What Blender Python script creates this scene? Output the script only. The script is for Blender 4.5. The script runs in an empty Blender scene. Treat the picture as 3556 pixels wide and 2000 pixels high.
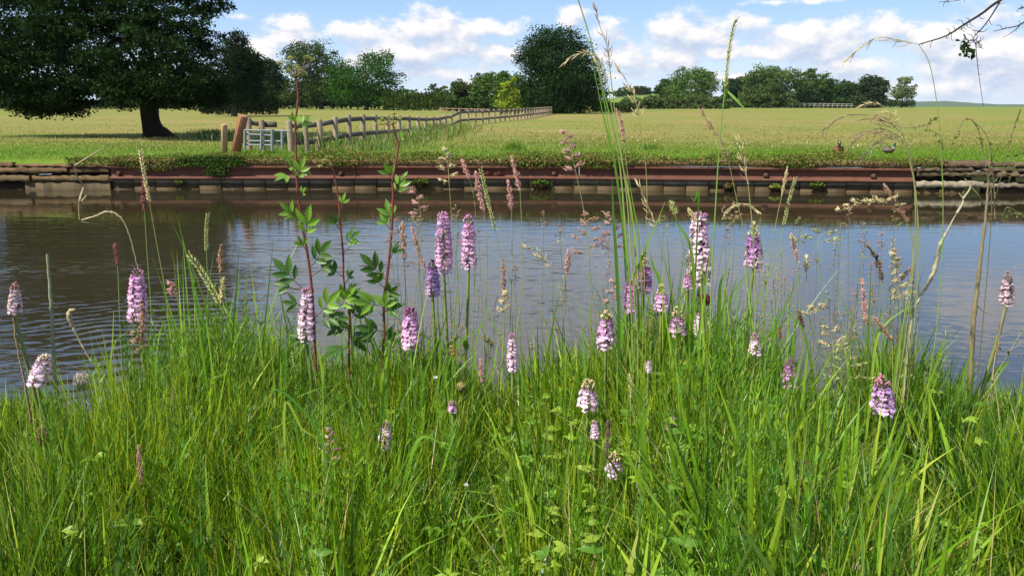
import bpy, math, random
import numpy as np
from mathutils import Vector
R = math.radians
rng = np.random.default_rng(11)
random.seed(5)
SC = bpy.context.scene
COL = SC.collection

# ------------------------------------------------------------------ camera
FPX, CX, CY, CAMZ = 2766.0, 1778.0, 1000.0, 1.0
PITCH = math.atan(640 / FPX)
cam_d = bpy.data.cameras.new('camera'); cam = bpy.data.objects.new('camera', cam_d); COL.objects.link(cam)
cam.location = (0, 0, CAMZ); cam.rotation_euler = (math.pi/2 - PITCH, 0, 0)
cam_d.sensor_width = 36; cam_d.sensor_fit = 'HORIZONTAL'; cam_d.lens = 28.0
cam_d.clip_start = 0.05; cam_d.clip_end = 20000
SC.camera = cam

# ------------------------------------------------------------------ light and sky
SUN = Vector((-0.80, -0.55, 0)).normalized(); SUN_EL = R(50)
sdir = Vector((SUN.x*math.cos(SUN_EL), SUN.y*math.cos(SUN_EL), math.sin(SUN_EL)))
sl = bpy.data.lights.new('sun', 'SUN'); so = bpy.data.objects.new('sun', sl); COL.objects.link(so)
sl.energy = 5.0; sl.angle = R(0.5); sl.color = (1.0, 0.94, 0.84)
so.rotation_euler = sdir.to_track_quat('Z', 'Y').to_euler(); so.location = (-20, -20, 30)
SC.view_settings.view_transform = 'Standard'; SC.view_settings.look = 'None'
SC.view_settings.gamma = 1; SC.view_settings.exposure = 0.68
SC.cycles.max_bounces = 6; SC.cycles.diffuse_bounces = 2; SC.cycles.glossy_bounces = 3
SC.cycles.transmission_bounces = 4; SC.cycles.transparent_max_bounces = 6

class NT:
    """tiny helper to write node trees"""
    def __init__(s, tree): s.t = tree; s.n = tree.nodes; s.l = tree.links
    def new(s, typ, **kw):
        nd = s.n.new(typ)
        for k, v in kw.items(): setattr(nd, k, v)
        return nd
    def put(s, sock, v):
        if isinstance(v, bpy.types.NodeSocket): s.l.new(v, sock)
        elif v is not None: sock.default_value = v
    def m(s, op, a, b=None, c=None, clamp=False):
        nd = s.new('ShaderNodeMath', operation=op, use_clamp=clamp)
        s.put(nd.inputs[0], a); s.put(nd.inputs[1], b); s.put(nd.inputs[2], c)
        return nd.outputs[0]
    def v(s, op, a, b=None):
        nd = s.new('ShaderNodeVectorMath', operation=op)
        s.put(nd.inputs[0], a); s.put(nd.inputs[1], b)
        return nd.outputs['Value'] if op in ('LENGTH', 'DOT_PRODUCT', 'DISTANCE') else nd.outputs[0]
    def mix(s, f, a, b, blend='MIX'):
        nd = s.new('ShaderNodeMix', data_type='RGBA', blend_type=blend)
        s.put(nd.inputs[0], f); s.put(nd.inputs[6], a); s.put(nd.inputs[7], b)
        return nd.outputs[2]
    def noise(s, vec, scale, detail=4, rough=.55, dist=0):
        nd = s.new('ShaderNodeTexNoise'); s.put(nd.inputs['Vector'], vec)
        nd.inputs['Scale'].default_value = scale; nd.inputs['Detail'].default_value = detail
        nd.inputs['Roughness'].default_value = rough; nd.inputs['Distortion'].default_value = dist
        return nd.outputs['Fac']
    def ss(s, x, a, b, lo=0, hi=1):
        nd = s.new('ShaderNodeMapRange', interpolation_type='SMOOTHSTEP')
        s.put(nd.inputs[0], x); nd.inputs[1].default_value = a; nd.inputs[2].default_value = b
        nd.inputs[3].default_value = lo; nd.inputs[4].default_value = hi
        return nd.outputs[0]
    def sep(s, v):
        nd = s.new('ShaderNodeSeparateXYZ'); s.put(nd.inputs[0], v); return nd.outputs
    def comb(s, x, y, z=0.0):
        nd = s.new('ShaderNodeCombineXYZ'); s.put(nd.inputs[0], x); s.put(nd.inputs[1], y); s.put(nd.inputs[2], z); return nd.outputs[0]

# clouds: cumulus heaps given by azimuth and elevation, broken up by noise
CLOUDS = [(1010,88,75,26,.9),(980,135,90,34,1),(1230,112,140,34,.85),(1470,105,110,48,1),(1560,170,140,50,1),(1400,190,150,50,1),
 (1690,105,130,34,.8),(1975,62,45,26,.9),(1480,250,260,26,.7),(2120,110,70,42,.75),(2330,100,60,36,1),(2440,118,170,44,1),
 (2300,200,170,44,.95),(2560,185,260,30,.8),(2790,150,110,52,1),(2900,160,90,55,1),(2950,225,150,36,.85),(3230,130,110,52,1),
 (3330,180,180,60,1),(3480,250,190,60,1),(3120,110,120,50,.7),(3330,290,260,40,.9),(2750,6,170,12,.6),(2650,262,200,22,.7),
 (2200,262,170,18,.6),(900,190,70,50,.8),(1700,190,110,40,.8),(3500,60,160,50,.6),(830,60,60,16,.5),(1700,285,160,18,.6),(3480,190,160,60,.9),(3250,230,160,50,.8)]
def azel(x, y):
    v = (CY-y)/FPX; u = (x-CX)/FPX
    dx, dy, dz = u, math.cos(PITCH)+v*math.sin(PITCH), -math.sin(PITCH)+v*math.cos(PITCH)
    return math.atan2(dx, dy), math.atan2(dz, math.hypot(dx, dy))
def cloud_group():
    g = bpy.data.node_groups.new('cloud_density', 'ShaderNodeTree')
    g.interface.new_socket('P', in_out='INPUT', socket_type='NodeSocketVector')
    g.interface.new_socket('D', in_out='OUTPUT', socket_type='NodeSocketFloat')
    N = NT(g); gi = N.new('NodeGroupInput'); go = N.new('NodeGroupOutput'); P = gi.outputs[0]
    acc = None
    for (x, y, rx, ry, w) in CLOUDS:
        a, e = azel(x, y)
        q = N.v('SUBTRACT', P, (a, e, 0)); q = N.v('MULTIPLY', q, (FPX/(rx*1.25), FPX/(ry*1.35), 0))
        L = N.v('LENGTH', q); d = N.m('SUBTRACT', w+.12, L)
        acc = d if acc is None else N.m('MAXIMUM', acc, d)
    # heaps higher up, above the picture (they show in the water)
    nb = N.noise(N.v('MULTIPLY', P, (2.2, 4.6, 1)), 1.6, 3, .5)
    xyz = N.sep(P)
    hi = N.m('MULTIPLY', N.ss(xyz[1], .125, .20), N.m('SUBTRACT', N.m('MULTIPLY', nb, 7.0), 3.7))
    for (a, e, ra, re, w) in ((.03, .31, .25, .14, 1.9), (.45, .42, .2, .1, 1.0), (-.02, .5, .3, .08, 1.2)):
        L = N.v('LENGTH', N.v('MULTIPLY', N.v('SUBTRACT', P, (a, e, 0)), (1/ra, 1/re, 0))); hi = N.m('MAXIMUM', hi, N.m('SUBTRACT', w, L))
    hi = N.m('SUBTRACT', hi, N.ss(xyz[1], .125, .18, 5.0, 0.0))
    acc = N.m('MAXIMUM', N.m('MAXIMUM', acc, -1.2), hi)
    n1 = N.noise(N.v('MULTIPLY', P, (1, 1.7, 1)), 17, 7, .58)
    n2 = N.noise(N.v('MULTIPLY', P, (1, 1.5, 1)), 55, 5, .6)
    d = N.m('ADD', acc, N.m('MULTIPLY', N.m('SUBTRACT', n1, .5), 3.2))
    d = N.m('ADD', d, N.m('MULTIPLY', N.m('SUBTRACT', n2, .5), 1.1))
    N.l.new(d, go.inputs[0])
    return g
W = bpy.data.worlds.new('World'); SC.world = W; W.use_nodes = True
N = NT(W.node_tree); N.n.clear()
sky = N.new('ShaderNodeTexSky', sky_type='NISHITA'); sky.sun_disc = False
sky.sun_elevation = SUN_EL; sky.sun_rotation = math.atan2(SUN.x, SUN.y)
sky.air_density = 1.0; sky.dust_density = .35; sky.ozone_density = 1.6; sky.altitude = 50
tc = N.new('ShaderNodeTexCoord'); x, y, z = N.sep(tc.outputs['Generated'])[:3]
az = N.m('ARCTAN2', x, y); el = N.m('ARCSINE', z)
P0 = N.comb(az, el)
grp = cloud_group()
def dens(P):
    nd = N.new('ShaderNodeGroup'); nd.node_tree = grp; N.put(nd.inputs[0], P); return nd.outputs[0]
d0 = dens(P0); d1 = dens(N.v('ADD', P0, (-.007, .013, 0)))
alpha = N.ss(d0, -.12, .62, 0, .96)
alpha = N.m('MULTIPLY', alpha, N.ss(el, -.01, .012))
lit = N.ss(N.m('SUBTRACT', d0, d1), -.75, .95)
cl = N.mix(lit, (3.5, 4.1, 5.3, 1), (7.0, 6.65, 6.4, 1))
skyc = N.mix(1.0, sky.outputs[0], (1.0, 1.0, 1.0, 1), 'MULTIPLY')
hazec = N.mix(.75, skyc, N.mix(N.ss(el, .0, .14), (3.9, 5.0, 6.5, 1), (2.2, 3.75, 6.4, 1)))
colr = N.mix(alpha, hazec, cl)
bg = N.new('ShaderNodeBackground'); N.put(bg.inputs[0], colr); bg.inputs[1].default_value = .10
wo = N.new('ShaderNodeOutputWorld'); N.l.new(bg.outputs[0], wo.inputs[0])

# ------------------------------------------------------------------ helpers: space
def ray(x, y):
    v = (CY-y)/FPX; u = (x-CX)/FPX
    return np.array([u, math.cos(PITCH)+v*math.sin(PITCH), -math.sin(PITCH)+v*math.cos(PITCH)])
def P(x, y, D):
    r = ray(x, y); t = D/r[1]; return np.array([0, 0, CAMZ]) + r*t
def px(w, D): return w*D/FPX
def Xat(x, D, z=0.):
    """world X at which a point of depth D and height z shows at column x"""
    c = D*math.cos(PITCH) + (CAMZ-z)*math.sin(PITCH); return (x-CX)/FPX*c
def norm(a): return a/np.maximum(np.linalg.norm(a, axis=-1, keepdims=True), 1e-9)
def spline(pts, n=6):
    pts = [np.asarray(p, float) for p in pts]
    if len(pts) < 3: return np.array([pts[0]*(1-t)+pts[-1]*t for t in np.linspace(0, 1, n+1)])
    Q = [2*pts[0]-pts[1]] + pts + [2*pts[-1]-pts[-2]]; out = []
    for i in range(1, len(Q)-2):
        p0, p1, p2, p3 = Q[i-1:i+3]
        for t in np.linspace(0, 1, n, endpoint=False):
            out.append(.5*((2*p1)+(-p0+p2)*t+(2*p0-5*p1+4*p2-p3)*t*t+(-p0+3*p1-3*p2+p3)*t**3))
    out.append(pts[-1]); return np.array(out)

# ------------------------------------------------------------------ helpers: meshes (face colour attribute 'col')
class MB:
    def __init__(s): s.V = []; s.F = []; s.C = []; s.n = 0
    def add(s, V, F, col):
        V = np.asarray(V, float).reshape(-1, 3); F = np.asarray(F, int)
        c = np.asarray(col, float)
        if c.ndim == 1: c = np.tile(c[:3], (len(F), 1))
        s.V.append(V); s.F.append(F+s.n); s.C.append(c); s.n += len(V); return s
    def inst(s, tv, tf, T, M, col, colj=.0, tcol=None):
        """copies of one small template: T (n,3), M (n,3,3), col (n,3)"""
        T = np.asarray(T, float); n = len(T)
        if n == 0: return s
        V = np.einsum('nij,kj->nki', M, tv)+T[:, None, :]
        F = (np.arange(n)*len(tv))[:, None, None]+np.asarray(tf)[None]
        c = np.asarray(col, float)
        if c.ndim == 1: c = np.tile(c, (n, 1))
        c = c*(1+colj*(rng.random((n, 1))*2-1))
        c = np.repeat(c[:, None, :], len(tf), 1)
        if tcol is not None: c = c*np.asarray(tcol)[None]
        return s.add(V.reshape(-1, 3), F.reshape(-1, np.shape(tf)[1]), c.reshape(-1, 3))
    def tube(s, pts, r, col, sides=6, cap=True):
        p = np.asarray(pts, float); n = len(p)
        r = np.broadcast_to(np.interp(np.linspace(0, 1, n), np.linspace(0, 1, len(r)), r) if np.ndim(r) else r, (n,))
        t = norm(np.gradient(p, axis=0))
        up = np.array([0, 0, 1.]) if abs(t[0][2]) < .9 else np.array([0, 1., 0])
        a = norm(np.cross(t, np.where(np.abs(t@up)[:, None] > .99, [[1., 0, 0]], up))); b = np.cross(t, a)
        an = np.linspace(0, 2*math.pi, sides, endpoint=False)
        V = p[:, None]+r[:, None, None]*(a[:, None]*np.cos(an)[None, :, None]+b[:, None]*np.sin(an)[None, :, None])
        i = np.arange(n-1)[:, None]*sides; j = np.arange(sides)[None]; k = (j+1) % sides
        F = np.stack([i+j, i+k, i+sides+k, i+sides+j], -1).reshape(-1, 4)
        s.add(V.reshape(-1, 3), F, col)
        if cap:
            for e, o in ((0, 0), (n-1, (n-1)*sides)):
                if r[e] > 1e-4:
                    c0 = s.n; s.add(np.vstack([V[e], p[e]]), np.array([[q, (q+1) % sides, sides] for q in range(sides)]), col)
        return s
    def box(s, lo, hi, col, rot=None, jit=0.):
        lo = np.array(lo, float); hi = np.array(hi, float)
        V = np.array([[x, y, z] for x in (0, 1) for y in (0, 1) for z in (0, 1)], float)*(hi-lo)+lo
        if jit: V += (rng.random(V.shape)-.5)*jit
        if rot is not None: V = (V-rot[0])@np.asarray(rot[1]).T+rot[0]
        return s.add(V, [[0, 1, 3, 2], [4, 6, 7, 5], [0, 4, 5, 1], [2, 3, 7, 6], [0, 2, 6, 4], [1, 5, 7, 3]], col)
    def ribbon(s, p, w, col, side=None, fold=0.):
        """leaf blade along points p, half widths w"""
        p = np.asarray(p, float); n = len(p); w = np.interp(np.linspace(0, 1, n), np.linspace(0, 1, len(w)), w)
        t = norm(np.gradient(p, axis=0))
        sd = norm(np.cross(t, np.array([0, 1., 0]) if side is None else side)); nn = np.cross(sd, t)
        V = np.concatenate([p-sd*w[:, None]+nn*w[:, None]*fold, p, p+sd*w[:, None]+nn*w[:, None]*fold])
        i = np.arange(n-1)
        F = np.vstack([np.stack([i, i+n, i+n+1, i+1], -1), np.stack([i+n, i+2*n, i+2*n+1, i+n+1], -1)])
        return s.add(V, F, col)
    def build(s, name, mat, parent=None, smooth=False):
        me = bpy.data.meshes.new(name)
        V = np.concatenate(s.V) if s.V else np.zeros((0, 3))
        lt = np.concatenate([np.full(len(f), f.shape[1]) for f in s.F]); lp = np.concatenate([f.ravel() for f in s.F])
        me.vertices.add(len(V)); me.vertices.foreach_set('co', V.astype(np.float32).ravel())
        me.loops.add(len(lp)); me.loops.foreach_set('vertex_index', lp.astype(np.int32))
        me.polygons.add(len(lt)); me.polygons.foreach_set('loop_start', np.concatenate([[0], np.cumsum(lt)[:-1]]).astype(np.int32))
        at = me.attributes.new('col', 'FLOAT_COLOR', 'FACE')
        C = np.concatenate(s.C); C = np.concatenate([np.clip(C, 0, 1), np.ones((len(C), 1))], 1)
        me.update(calc_edges=True); at = me.attributes['col']; at.data.foreach_set('color', C.astype(np.float32).ravel())
        if smooth: me.polygons.foreach_set('use_smooth', np.ones(len(lt), bool))
        me.materials.append(mat)
        o = bpy.data.objects.new(name, me); COL.objects.link(o)
        if parent is not None:
            o.parent = parent
            if any(abs(c) > 1e-9 for c in parent.location): o.matrix_parent_inverse = parent.matrix_world.inverted() if False else __import__('mathutils').Matrix.Translation(-parent.location)
        return o
def tag(o, label=None, cat=None, group=None, kind=None):
    if label: o['label'] = label
    if cat: o['category'] = cat
    if group: o['group'] = group
    if kind: o['kind'] = kind
    return o
def thing(name, loc, label, cat, group=None):
    o = bpy.data.objects.new(name, None); COL.objects.link(o); o.empty_display_size = .1
    o.location = [float(c) for c in loc]; return tag(o, label, cat, group)
def rotz(a):
    a = np.asarray(a, float); c, s_ = np.cos(a), np.sin(a); z = np.zeros_like(a); o = np.ones_like(a)
    return np.stack([np.stack([c, -s_, z], -1), np.stack([s_, c, z], -1), np.stack([z, z, o], -1)], -2)
def randrot(n):
    q = norm(rng.normal(size=(n, 4))); w, x, y, z = q.T
    return np.stack([np.stack([1-2*(y*y+z*z), 2*(x*y-w*z), 2*(x*z+w*y)], -1), np.stack([2*(x*y+w*z), 1-2*(x*x+z*z), 2*(y*z-w*x)], -1),
                     np.stack([2*(x*z-w*y), 2*(y*z+w*x), 1-2*(x*x+y*y)], -1)], -2)
def frame(zaxis, ang=None):
    """matrices whose local z points along zaxis"""
    z = norm(np.asarray(zaxis, float)); h = np.where(np.abs(z[:, 2:3]) > .95, [[1., 0, 0]], [[0, 0, 1.]])
    x = norm(np.cross(h, z)); y = np.cross(z, x)
    if ang is not None:
        c, s_ = np.cos(ang)[:, None], np.sin(ang)[:, None]; x, y = x*c+y*s_, y*c-x*s_
    return np.stack([x, y, z], -1)

# ------------------------------------------------------------------ materials
def mat_col(name, rough=.6, transl=0., spec=.3, nscale=0., namp=.3, bump=0., bscale=40., mult=1.):
    m = bpy.data.materials.new(name); m.use_nodes = True; N = NT(m.node_tree); N.n.clear()
    a = N.new('ShaderNodeAttribute', attribute_name='col'); c = a.outputs['Color']
    tcn = N.new('ShaderNodeTexCoord')
    if nscale:
        f = N.noise(tcn.outputs['Object'], nscale, 5, .6)
        f = N.m('MULTIPLY_ADD', f, 2*namp, 1-namp)
        cc = N.new('ShaderNodeCombineColor'); [N.put(cc.inputs[i], f) for i in range(3)]
        c = N.mix(1.0, c, cc.outputs[0], 'MULTIPLY')
    p = N.new('ShaderNodeBsdfPrincipled'); N.put(p.inputs['Base Color'], c)
    p.inputs['Roughness'].default_value = rough; p.inputs['Specular IOR Level'].default_value = spec
    if bump:
        b = N.new('ShaderNodeBump'); b.inputs['Strength'].default_value = 1; b.inputs['Distance'].default_value = bump
        N.put(b.inputs['Height'], N.noise(tcn.outputs['Object'], bscale, 6, .65)); N.l.new(b.outputs[0], p.inputs['Normal'])
    out = N.new('ShaderNodeOutputMaterial'); sh = p.outputs[0]
    if transl:
        t = N.new('ShaderNodeBsdfTranslucent')
        N.put(t.inputs[0], N.mix(1.0, c, (1.25, 1.15, .55, 1), 'MULTIPLY'))
        mx = N.new('ShaderNodeMixShader'); mx.inputs[0].default_value = transl
        N.l.new(sh, mx.inputs[1]); N.l.new(t.outputs[0], mx.inputs[2]); sh = mx.outputs[0]
    N.l.new(sh, out.inputs[0]); return m
M_GRASS = mat_col('grass_blade', .42, .26, .4)
M_LEAF = mat_col('tree_leaf', .75, .2, .06)
M_HERB = mat_col('herb_leaf', .42, .35, .4, 60, .25)
M_PETAL = mat_col('petal', .6, .35, .2, 300, .18)
M_STEM = mat_col('plant_stem', .55, .0, .3, 120, .4)
M_SEED = mat_col('seed_head', .7, .25, .2)
M_BARK = mat_col('bark', .9, 0, .1, 9, .5, .03, 12)
M_WOOD = mat_col('weathered_wood', .85, 0, .15, 14, .35, .006, 60)
M_RUST = mat_col('rusty_steel', .8, 0, .3, 5, .5, .004, 50)
M_CONC = mat_col('wet_concrete', .8, 0, .3, 9, .45, .006, 30)
M_METAL = mat_col('galvanised_steel', .4, 0, .6, 8, .15)
M_FEATHER = mat_col('feathers', .7, 0, .2, 60, .3)
M_SOIL = mat_col('bank_soil', .95, 0, .1, 6, .5, .02, 20)

def field_mat():
    m = bpy.data.materials.new('meadow_ground'); m.use_nodes = True; N = NT(m.node_tree); N.n.clear()
    tcn = N.new('ShaderNodeTexCoord'); o = tcn.outputs['Object']; x, y, z = N.sep(o)[:3]
    big = N.noise(N.v('MULTIPLY', o, (.05, .09, 1)), 1, 4, .6, .4)
    mid = N.noise(N.v('MULTIPLY', o, (.35, .8, 1)), 1, 5, .65)
    fine = N.noise(N.v('MULTIPLY', o, (3.2, 1.2, 1)), 1, 6, .75)
    green = (.105, .165, .018, 1); beige = (.215, .172, .058, 1); pink = (.30, .21, .10, 1)
    far = N.m('SUBTRACT', N.ss(y, 20.5, 29), N.ss(y, 70, 150, 0, .25))
    f = N.m('ADD', N.m('MULTIPLY', far, .66), N.m('MULTIPLY', N.m('SUBTRACT', big, .5), 2.2))
    f = N.m('ADD', f, N.m('MULTIPLY', N.m('SUBTRACT', mid, .5), .9), clamp=True)
    c = N.mix(f, green, beige)
    c = N.mix(N.m('MULTIPLY', N.ss(mid, .5, .72), N.m('MULTIPLY', far, .5)), c, pink)
    far2 = N.ss(y, 230, 300)
    c = N.mix(far2, c, (.12, .18, .03, 1))
    k = N.m('MULTIPLY_ADD', fine, .6, .72); cc = N.new('ShaderNodeCombineColor'); [N.put(cc.inputs[i], k) for i in range(3)]
    c = N.mix(1.0, c, cc.outputs[0], 'MULTIPLY')
    p = N.new('ShaderNodeBsdfPrincipled'); N.put(p.inputs['Base Color'], c); p.inputs['Roughness'].default_value = .95
    p.inputs['Specular IOR Level'].default_value = .05
    b = N.new('ShaderNodeBump'); b.inputs['Distance'].default_value = .08; N.put(b.inputs['Height'], fine); N.l.new(b.outputs[0], p.inputs['Normal'])
    out = N.new('ShaderNodeOutputMaterial'); N.l.new(p.outputs[0], out.inputs[0]); return m
def water_mat():
    m = bpy.data.materials.new('canal_water'); m.use_nodes = True; N = NT(m.node_tree); N.n.clear()
    tcn = N.new('ShaderNodeTexCoord'); o = tcn.outputs['Object']; x, y, z = N.sep(o)[:3]
    wob = N.noise(o, 1.1, 4, .5); patchy = N.ss(N.noise(N.v('MULTIPLY', o, (.5, .9, 1)), 1, 3, .5), .35, .62, .2, 1.2)
    calm = N.m('MULTIPLY', N.ss(y, 10.5, 14.5, 1.0, .25), N.ss(y, 4.2, 6.5, .55, 1.0))
    def rings(cx, cy, k, amp, r0, r1):
        d = N.v('LENGTH', N.v('MULTIPLY', N.v('SUBTRACT', o, (cx, cy, 0)), (1, 1, 0)))
        w = N.m('SINE', N.m('ADD', N.m('MULTIPLY', d, k), N.m('MULTIPLY', wob, 19)))
        return N.m('MULTIPLY', N.m('MULTIPLY', N.m('MULTIPLY', w, amp), patchy), N.ss(d, r0, r1, 1, 0))
    h = N.m('MULTIPLY', N.noise(N.v('MULTIPLY', o, (1.6, 5.5, 1)), 1, 2, .5, .8), .009)
    h = N.m('ADD', h, N.m('MULTIPLY', N.noise(N.v('MULTIPLY', o, (7, 16, 1)), 1, 2, .5), .0016))
    h = N.m('ADD', h, rings(-2.9, 5.0, 33, .0017, 4.5, 8.5))
    h = N.m('ADD', h, rings(1.8, 3.2, 30, .0010, 4.0, 9.0))
    h = N.m('MULTIPLY', N.m('MULTIPLY', h, calm), N.ss(x, -1.5, 4.5, .95, .42))
    p = N.new('ShaderNodeBsdfPrincipled')
    mur = N.noise(N.v('MULTIPLY', o, (.15, .3, 1)), 1, 3, .5)
    N.put(p.inputs['Base Color'], N.mix(mur, (.016, .011, .003, 1), (.038, .033, .018, 1)))
    p.inputs['Roughness'].default_value = .04; p.inputs['IOR'].default_value = 1.62; p.inputs['Specular IOR Level'].default_value = .5
    b = N.new('ShaderNodeBump'); b.inputs['Distance'].default_value = 1.0; b.inputs['Strength'].default_value = 1
    N.put(b.inputs['Height'], h); N.l.new(b.outputs[0], p.inputs['Normal'])
    out = N.new('ShaderNodeOutputMaterial'); N.l.new(p.outputs[0], out.inputs[0]); return m
M_FIELD = field_mat(); M_WATER = water_mat()

# ------------------------------------------------------------------ setting: water, banks, field
WZ, FZ = -1.0, -0.30
wpath = [(-60, 19.1), (Xat(390, 19.1, -.6), 19.1), (Xat(1900, 19.1, -.6), 19.1), (Xat(3173, 18.3, -.6), 18.3), (60, 15.5)]
def wallY(X): return np.interp(X, [p[0] for p in wpath], [p[1] for p in wpath])
mb = MB()
xs = np.linspace(-45, 45, 31)
V = [[a, b, WZ] for b in (1.5, 23) for a in (xs[0], xs[-1])]
mb.add(V, [[0, 1, 3, 2]], (.05, .04, .02)); tag(mb.build('water', M_WATER), kind='structure')
mb = MB(); mb.add([[-50, 1.5, -2.2], [50, 1.5, -2.2], [50, 23, -2.2], [-50, 23, -2.2]], [[0, 1, 2, 3]], (.05, .04, .02))
tag(mb.build('canal_bed', M_SOIL), kind='structure')

def far_z(X, Y):
    z = FZ + .05*np.sin(X*.35+1)*np.cos(Y*.23)*np.clip((Y-21)/4, 0, 1)
    wc = np.exp(-((X/np.maximum(Y, 1)-.17)/.065)**2)                      # the field that rises in the gap between trees
    z = z + np.clip((Y-230)/220, 0, 1)**1.3*7.0*wc
    wr = np.clip((X/np.maximum(Y, 1)-.38)/.08, 0, 1)
    z = z - np.clip((Y-330)/300, 0, 1)*9*wr
    return z
def far_field():
    mb = MB(); us = np.linspace(-1, 1, 81); ds = np.concatenate([[0, .35, .8], np.geomspace(1.4, 3200, 96)])
    V = []
    for d in ds:
        X = us*(40+d*1.4); Y = wallY(X)-.02+d
        V.append(np.stack([X, Y, np.where(d == 0, FZ-.12, far_z(X, Y))], -1))
    V = np.concatenate(V); i = np.arange(len(ds)-1)[:, None]*81; j = np.arange(80)[None]
    F = np.stack([i+j, i+j+1, i+82+j, i+81+j], -1).reshape(-1, 4)
    mb.add(V, F, (.1, .15, .03)); tag(mb.build('field', M_FIELD, smooth=True), kind='structure')
far_field()
def near_z(X, Y):
    b = .05*np.sin(X*2.1+.5)*np.sin(Y*2.7)
    s = np.clip((Y-2.35)/1.1, 0, 1)
    return b*(1-s)-1.35*s*s*(3-2*s)
mb = MB(); gx = np.linspace(-7, 7, 90); gy = np.linspace(-2.5, 3.9, 60); XX, YY = np.meshgrid(gx, gy)
V = np.stack([XX, YY, near_z(XX, YY)], -1).reshape(-1, 3); i = np.arange(59)[:, None]*90; j = np.arange(89)[None]
mb.add(V, np.stack([i+j, i+j+1, i+91+j, i+90+j], -1).reshape(-1, 4), (.018, .017, .008))
tag(mb.build('near_bank', M_SOIL, smooth=True), kind='structure')

# distant hill ridge on the right, far beyond the field
mb = MB(); n = 60
hx = np.linspace(500, 1900, n); hz = 1+ (np.exp(-((hx-1150)/160)**2)*.9+np.exp(-((hx-1290)/90)**2)*1.0+np.exp(-((hx-950)/130)**2)*.6)*6.5+rng.random(n)*1.2-3
rows = []
for (dy, k) in ((0, 0), (60, .55), (170, 1.), (420, .4), (700, 0)): rows.append(np.stack([hx*(1+dy/9000), np.full(n, 2300+dy), -12+(hz+12)*k], -1))
V = np.concatenate(rows); i = np.arange(4)[:, None]*n; j = np.arange(n-1)[None]
mb.add(V, np.stack([i+j, i+j+1, i+n+1+j, i+n+j], -1).reshape(-1, 4), (.06, .09, .04)); tag(mb.build('hills', M_SOIL, smooth=True), kind='structure')

# ------------------------------------------------------------------ canal wall
def wall_normal(X):
    d = .01; t = norm(np.array([d, wallY(X+d)-wallY(X-d)]) * np.array([2, 1])); return np.array([t[1], -t[0]])
def extrude(mb, xsamp, prof, col, jit=0):
    k = len(prof); V = []
    for X in xsamp:
        nx, ny = wall_normal(X)
        for (o, z) in prof:
            V.append([X+nx*o, wallY(X)+ny*o, z+(random.random()-.5)*jit])
    V = np.array(V); m = len(xsamp)
    i = np.arange(m-1)[:, None]*k; j = np.arange(k)[None]; j2 = (j+1) % k
    mb.add(V, np.stack([i+j, i+j2, i+k+j2, i+k+j], -1).reshape(-1, 4), col)
    for e in (0, m-1):
        b0 = mb.n; mb.add(V[e*k:(e+1)*k], [list(range(k))], col)
XL, XR = Xat(386, 19.1, -.6), Xat(3175, 18.3, -.6)
wall = thing('canal_wall', (XL, 19.1, -1.0), 'rust red steel beam and concrete board edging of the far canal bank', 'wall')
ws = np.concatenate([np.linspace(XL, Xat(1880, 19.1), 8), np.linspace(Xat(1920, 19.1), XR, 14)])
prof = [(-.06, -.44), (.09, -.44), (.105, -.452), (.105, -.498), (.03, -.512), (.02, -.60), (.03, -.685), (.12, -.70), (.125, -.755), (-.06, -.755)]
mid = 11
segs = [ws[:5], ws[4:10], ws[9:16], ws[15:]]
for sgi, sg in enumerate(segs):
    sg = sg.copy(); sg[-1] -= .012
    mb = MB(); extrude(mb, sg, prof, np.array((.115, .045, .026))*(1+.12*math.sin(sgi*2.3))); mb.build('steel_beam', M_RUST, wall)
# soil-coloured concrete lip over the beam
mb = MB(); extrude(mb, ws, [(-.25, -.30), (-.02, -.305), (0, -.32), (.005, -.4395), (-.25, -.4395)], (.20, .11, .055), .03); mb.build('coping', M_CONC, wall)
# joint plate and bolts
def wp(xp, off, z):
    X = Xat(xp, 19.0, z); nx, ny = wall_normal(X); return np.array([X+nx*off, wallY(X)+ny*off, z])
for xp in (1693, 1732):
    c = wp(xp, .03, -.60); mb = MB(); mb.box(c-[.12, .02, .075], c+[.12, .022, .06], (.15, .045, .03)); pl = mb.build('joint_plate', M_RUST, wall)
    b = MB(); b.tube([c+[0, -.02, 0], c+[0, -.06, 0]], [.03, .022], (.09, .035, .025), 8); b.build('bolt', M_RUST, pl)
for xp in (410, 1182, 1925, 2640, 2990):
    c = wp(xp, .02, -.62); mb = MB(); mb.tube([c, c+[0, -.05, 0], c+[0, -.09, 0]], [.065, .06, .03], (.07, .04, .025), 8); mb.build('bolt', M_RUST, wall)
# concrete boards
xp = 386.0; k = 0; w = .525
X = XL
while X < XR-.2:
    x1 = min(X+w*random.uniform(.97, 1.03), XR); mb = MB(); o = random.uniform(-.02, .02)
    cc = np.array((.21, .185, .13))*random.uniform(.65, 1.1)
    a, b = X+.012, x1-.012
    wl = lambda f: wallY(f)
    zt = -.850+random.uniform(-.02, .012)
    for (z0, z1, oo, c) in ((-1.6, zt, .035, np.array((.075, .048, .02))*random.uniform(.8, 1.15)), (zt, -.757, .015, cc)):
        n0, n1 = wall_normal((a+b)/2)
        q = []
        for f in (a, b):
            for off in (oo+o, -.15):
                for z in (z0, z1): q.append([f+n0*off, wl(f)+n1*off, z])
        mb.add(q, [[0, 1, 5, 4], [2, 6, 7, 3], [0, 4, 6, 2], [1, 3, 7, 5], [0, 2, 3, 1], [4, 5, 7, 6]], c)
    mb.build('concrete_board', M_CONC, wall); X = x1

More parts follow.
